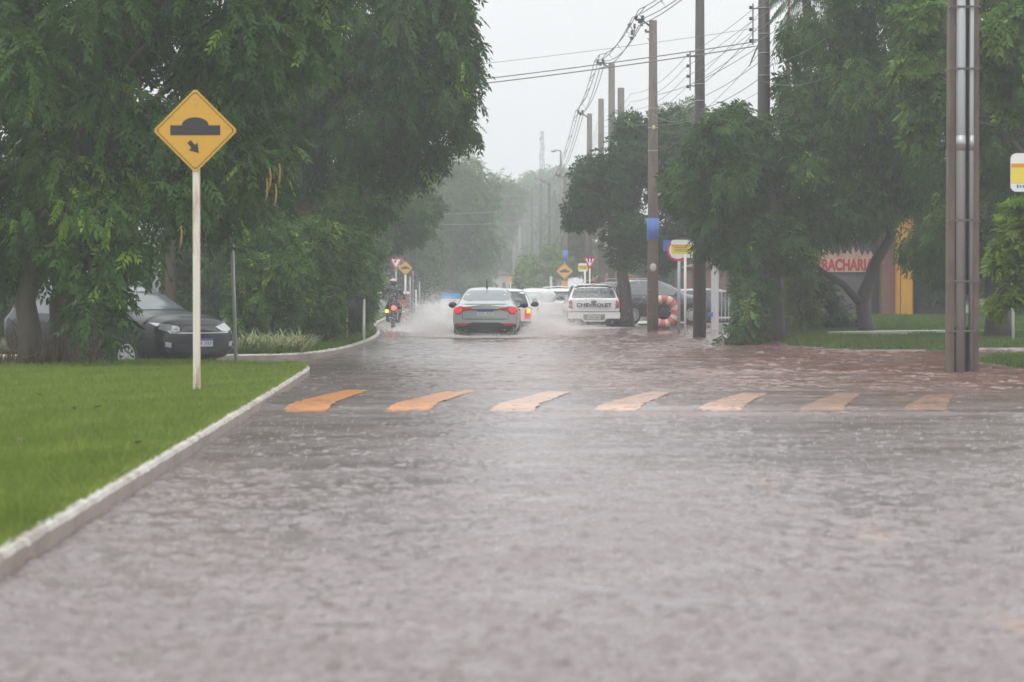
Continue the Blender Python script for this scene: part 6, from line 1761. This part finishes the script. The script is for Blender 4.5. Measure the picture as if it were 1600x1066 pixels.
SR = [
 (xs-.95, 77.5, -1.9, 3.0, .6, 15000, .12, 1.8, .011), (xs-.9, 76.5, -1.4, 1.5, .5, 13000, .25, 1.6, .011), (xs+.95, 77.5, 1.9, 2.9, .6, 13000, .12, 1.8, .011), (xs+.9, 76.3, 1.5, 1.5, .5, 12000, .25, 1.4, .011),
 (xs-.2, 79.5, -2.2, 3.0, .6, 9000, .3, 1.6, .011), (xs, 75.05, .35, .9, .3, 4500, .55, .2, .010),
 (X(789, 82.5)+.8, 84.5, 1.6, 3.0, .5, 13000, .2, 1.6, .012), (X(789, 82.5)-.8, 85.5, -1.7, 3.0, .5, 12000, .2, 1.6, .012),
 (X(845, 90), 91, .8, 2.7, .6, 9000, .7, 2.5, .012), (X(868, 98), 100, .5, 2.3, .6, 10000, .7, 3, .012), (X(835, 108), 108, .6, 3.1, .6, 8000, .9, 3, .014),
 (X(930, 93.5)-1.05, 94.9, -1.1, 1.5, .5, 6000, .15, .8, .011), (X(925, 93.5), 94.2, .3, .5, .1, 2500, .6, .15, .009),
 (X(614, DM)+.25, DM+.1, 1.1, 1.4, .4, 3500, .2, .6, .010), (X(614, DM)-.2, DM+.2, -.7, .5, .3, 1200, .2, .3, .008), (X(658, 88), 89, -.1, 1.5, .8, 7000, .45, 3, .011), (X(684, 95), 97, -.3, 2.9, .8, 9000, .7, 4, .013)]
SR = [(a, b_, c, d1, e_, int(n_*3.4), f, g, sz*.56) for a, b_, c, d1, e_, n_, f, g, sz in SR]
spray('spray', SR, 'white spray thrown up by the cars and motorcycle crossing the flood')
# the finest part of it hangs as mist
def mist(px, py, d_, rx, ry, rd, dens_):
    m, t, N, L = _nt('spray_mist')
    out = N.new('ShaderNodeOutputMaterial'); pv = N.new('ShaderNodeVolumePrincipled')
    pv.inputs['Color'].default_value = (.97, .955, .945, 1)
    tc = N.new('ShaderNodeTexCoord'); ln = N.new('ShaderNodeVectorMath'); ln.operation = 'LENGTH'
    L.new(tc.outputs['Object'], ln.inputs[0])
    mr = N.new('ShaderNodeMapRange'); mr.interpolation_type = 'SMOOTHSTEP'
    mr.inputs[1].default_value = 1.; mr.inputs[2].default_value = .1; mr.inputs[3].default_value = 0; mr.inputs[4].default_value = dens_
    L.new(ln.outputs['Value'], mr.inputs[0])
    nz = N.new('ShaderNodeTexNoise'); nz.inputs['Scale'].default_value = 2.2; nz.inputs['Detail'].default_value = 3
    L.new(tc.outputs['Object'], nz.inputs[0])
    m2 = N.new('ShaderNodeMapRange'); m2.inputs[1].default_value = .36; m2.inputs[2].default_value = .62; L.new(nz.outputs[0], m2.inputs[0])
    mu = N.new('ShaderNodeMath'); mu.operation = 'MULTIPLY'; L.new(mr.outputs[0], mu.inputs[0]); L.new(m2.outputs[0], mu.inputs[1])
    L.new(mu.outputs[0], pv.inputs['Density']); L.new(pv.outputs[0], out.inputs['Volume'])
    mb = MB(); mb.ball((0, 0, 0), 1, n=20)
    o = mb.build('spray_mist', m); o.location = W(px, py, d_); o.scale = (rx*d_/F, rd, ry*d_/F)
    return tag(o, 'pale mist hanging in the spray around the cars', 'mist', kind='stuff')
for a_ in ((672, 512, 78.5, 55, 36, 2., 1.5), (668, 500, 93, 38, 40, 3.5, .9), (690, 492, 90, 40, 45, 4., .8), (858, 512, 81, 66, 30, 2.4, 1.3), (846, 488, 92, 38, 46, 3.5, 1.1), (880, 505, 97, 34, 36, 2.5, .9), (758, 527, 75.0, 62, 12, .8, 1.2), (920, 515, 93, 60, 14, 1.2, 1.1), (618, 519, 92, 30, 10, 1., .9)):
    mist(*a_[:-1], a_[-1]*.75)
# raindrops bouncing off the water
n = 12000
dd = 9 + (70-9)*rng.random(n)**1.5
xx_ = rng.uniform(-1, 1, n)*(.19*dd+.4)
ok = (xx_ > -3.0 + .0*dd) & (xx_ < 8) & ~((dd > 59) & (xx_ > 4.5)) & (xx_ > -2.1-.022*np.clip(dd-8, 0, 40))
P = np.stack([xx_, dd, rng.uniform(-.002, .004, n)], 1)[ok]; n = len(P)
h = (.006 + .016*rng.random(n)**2)[:, None]; rr = (.0015 + .002*rng.random(n))[:, None]
V = []
an0 = rng.uniform(0, 6, n)
for k in range(3):
    V.append(P + rr*np.stack([np.cos(an0+2.1*k), np.sin(an0+2.1*k), 0*an0], 1))
tp = P.copy(); tp[:, 2:] += h; tp[:, :2] += rng.normal(size=(n, 2))*.004
V.append(tp)
V = np.stack(V, 1).reshape(-1, 3)
Fq = (np.arange(n)[:, None, None]*4 + np.array([(0, 1, 3), (1, 2, 3), (2, 0, 3)])[None]).reshape(-1, 3)
tag(obj('rain_splash', fast_mesh('rain_splash', V, Fq), M['drop_grey']), 'tiny splashes of rain all over the flooded street', 'rain splashes', kind='stuff')
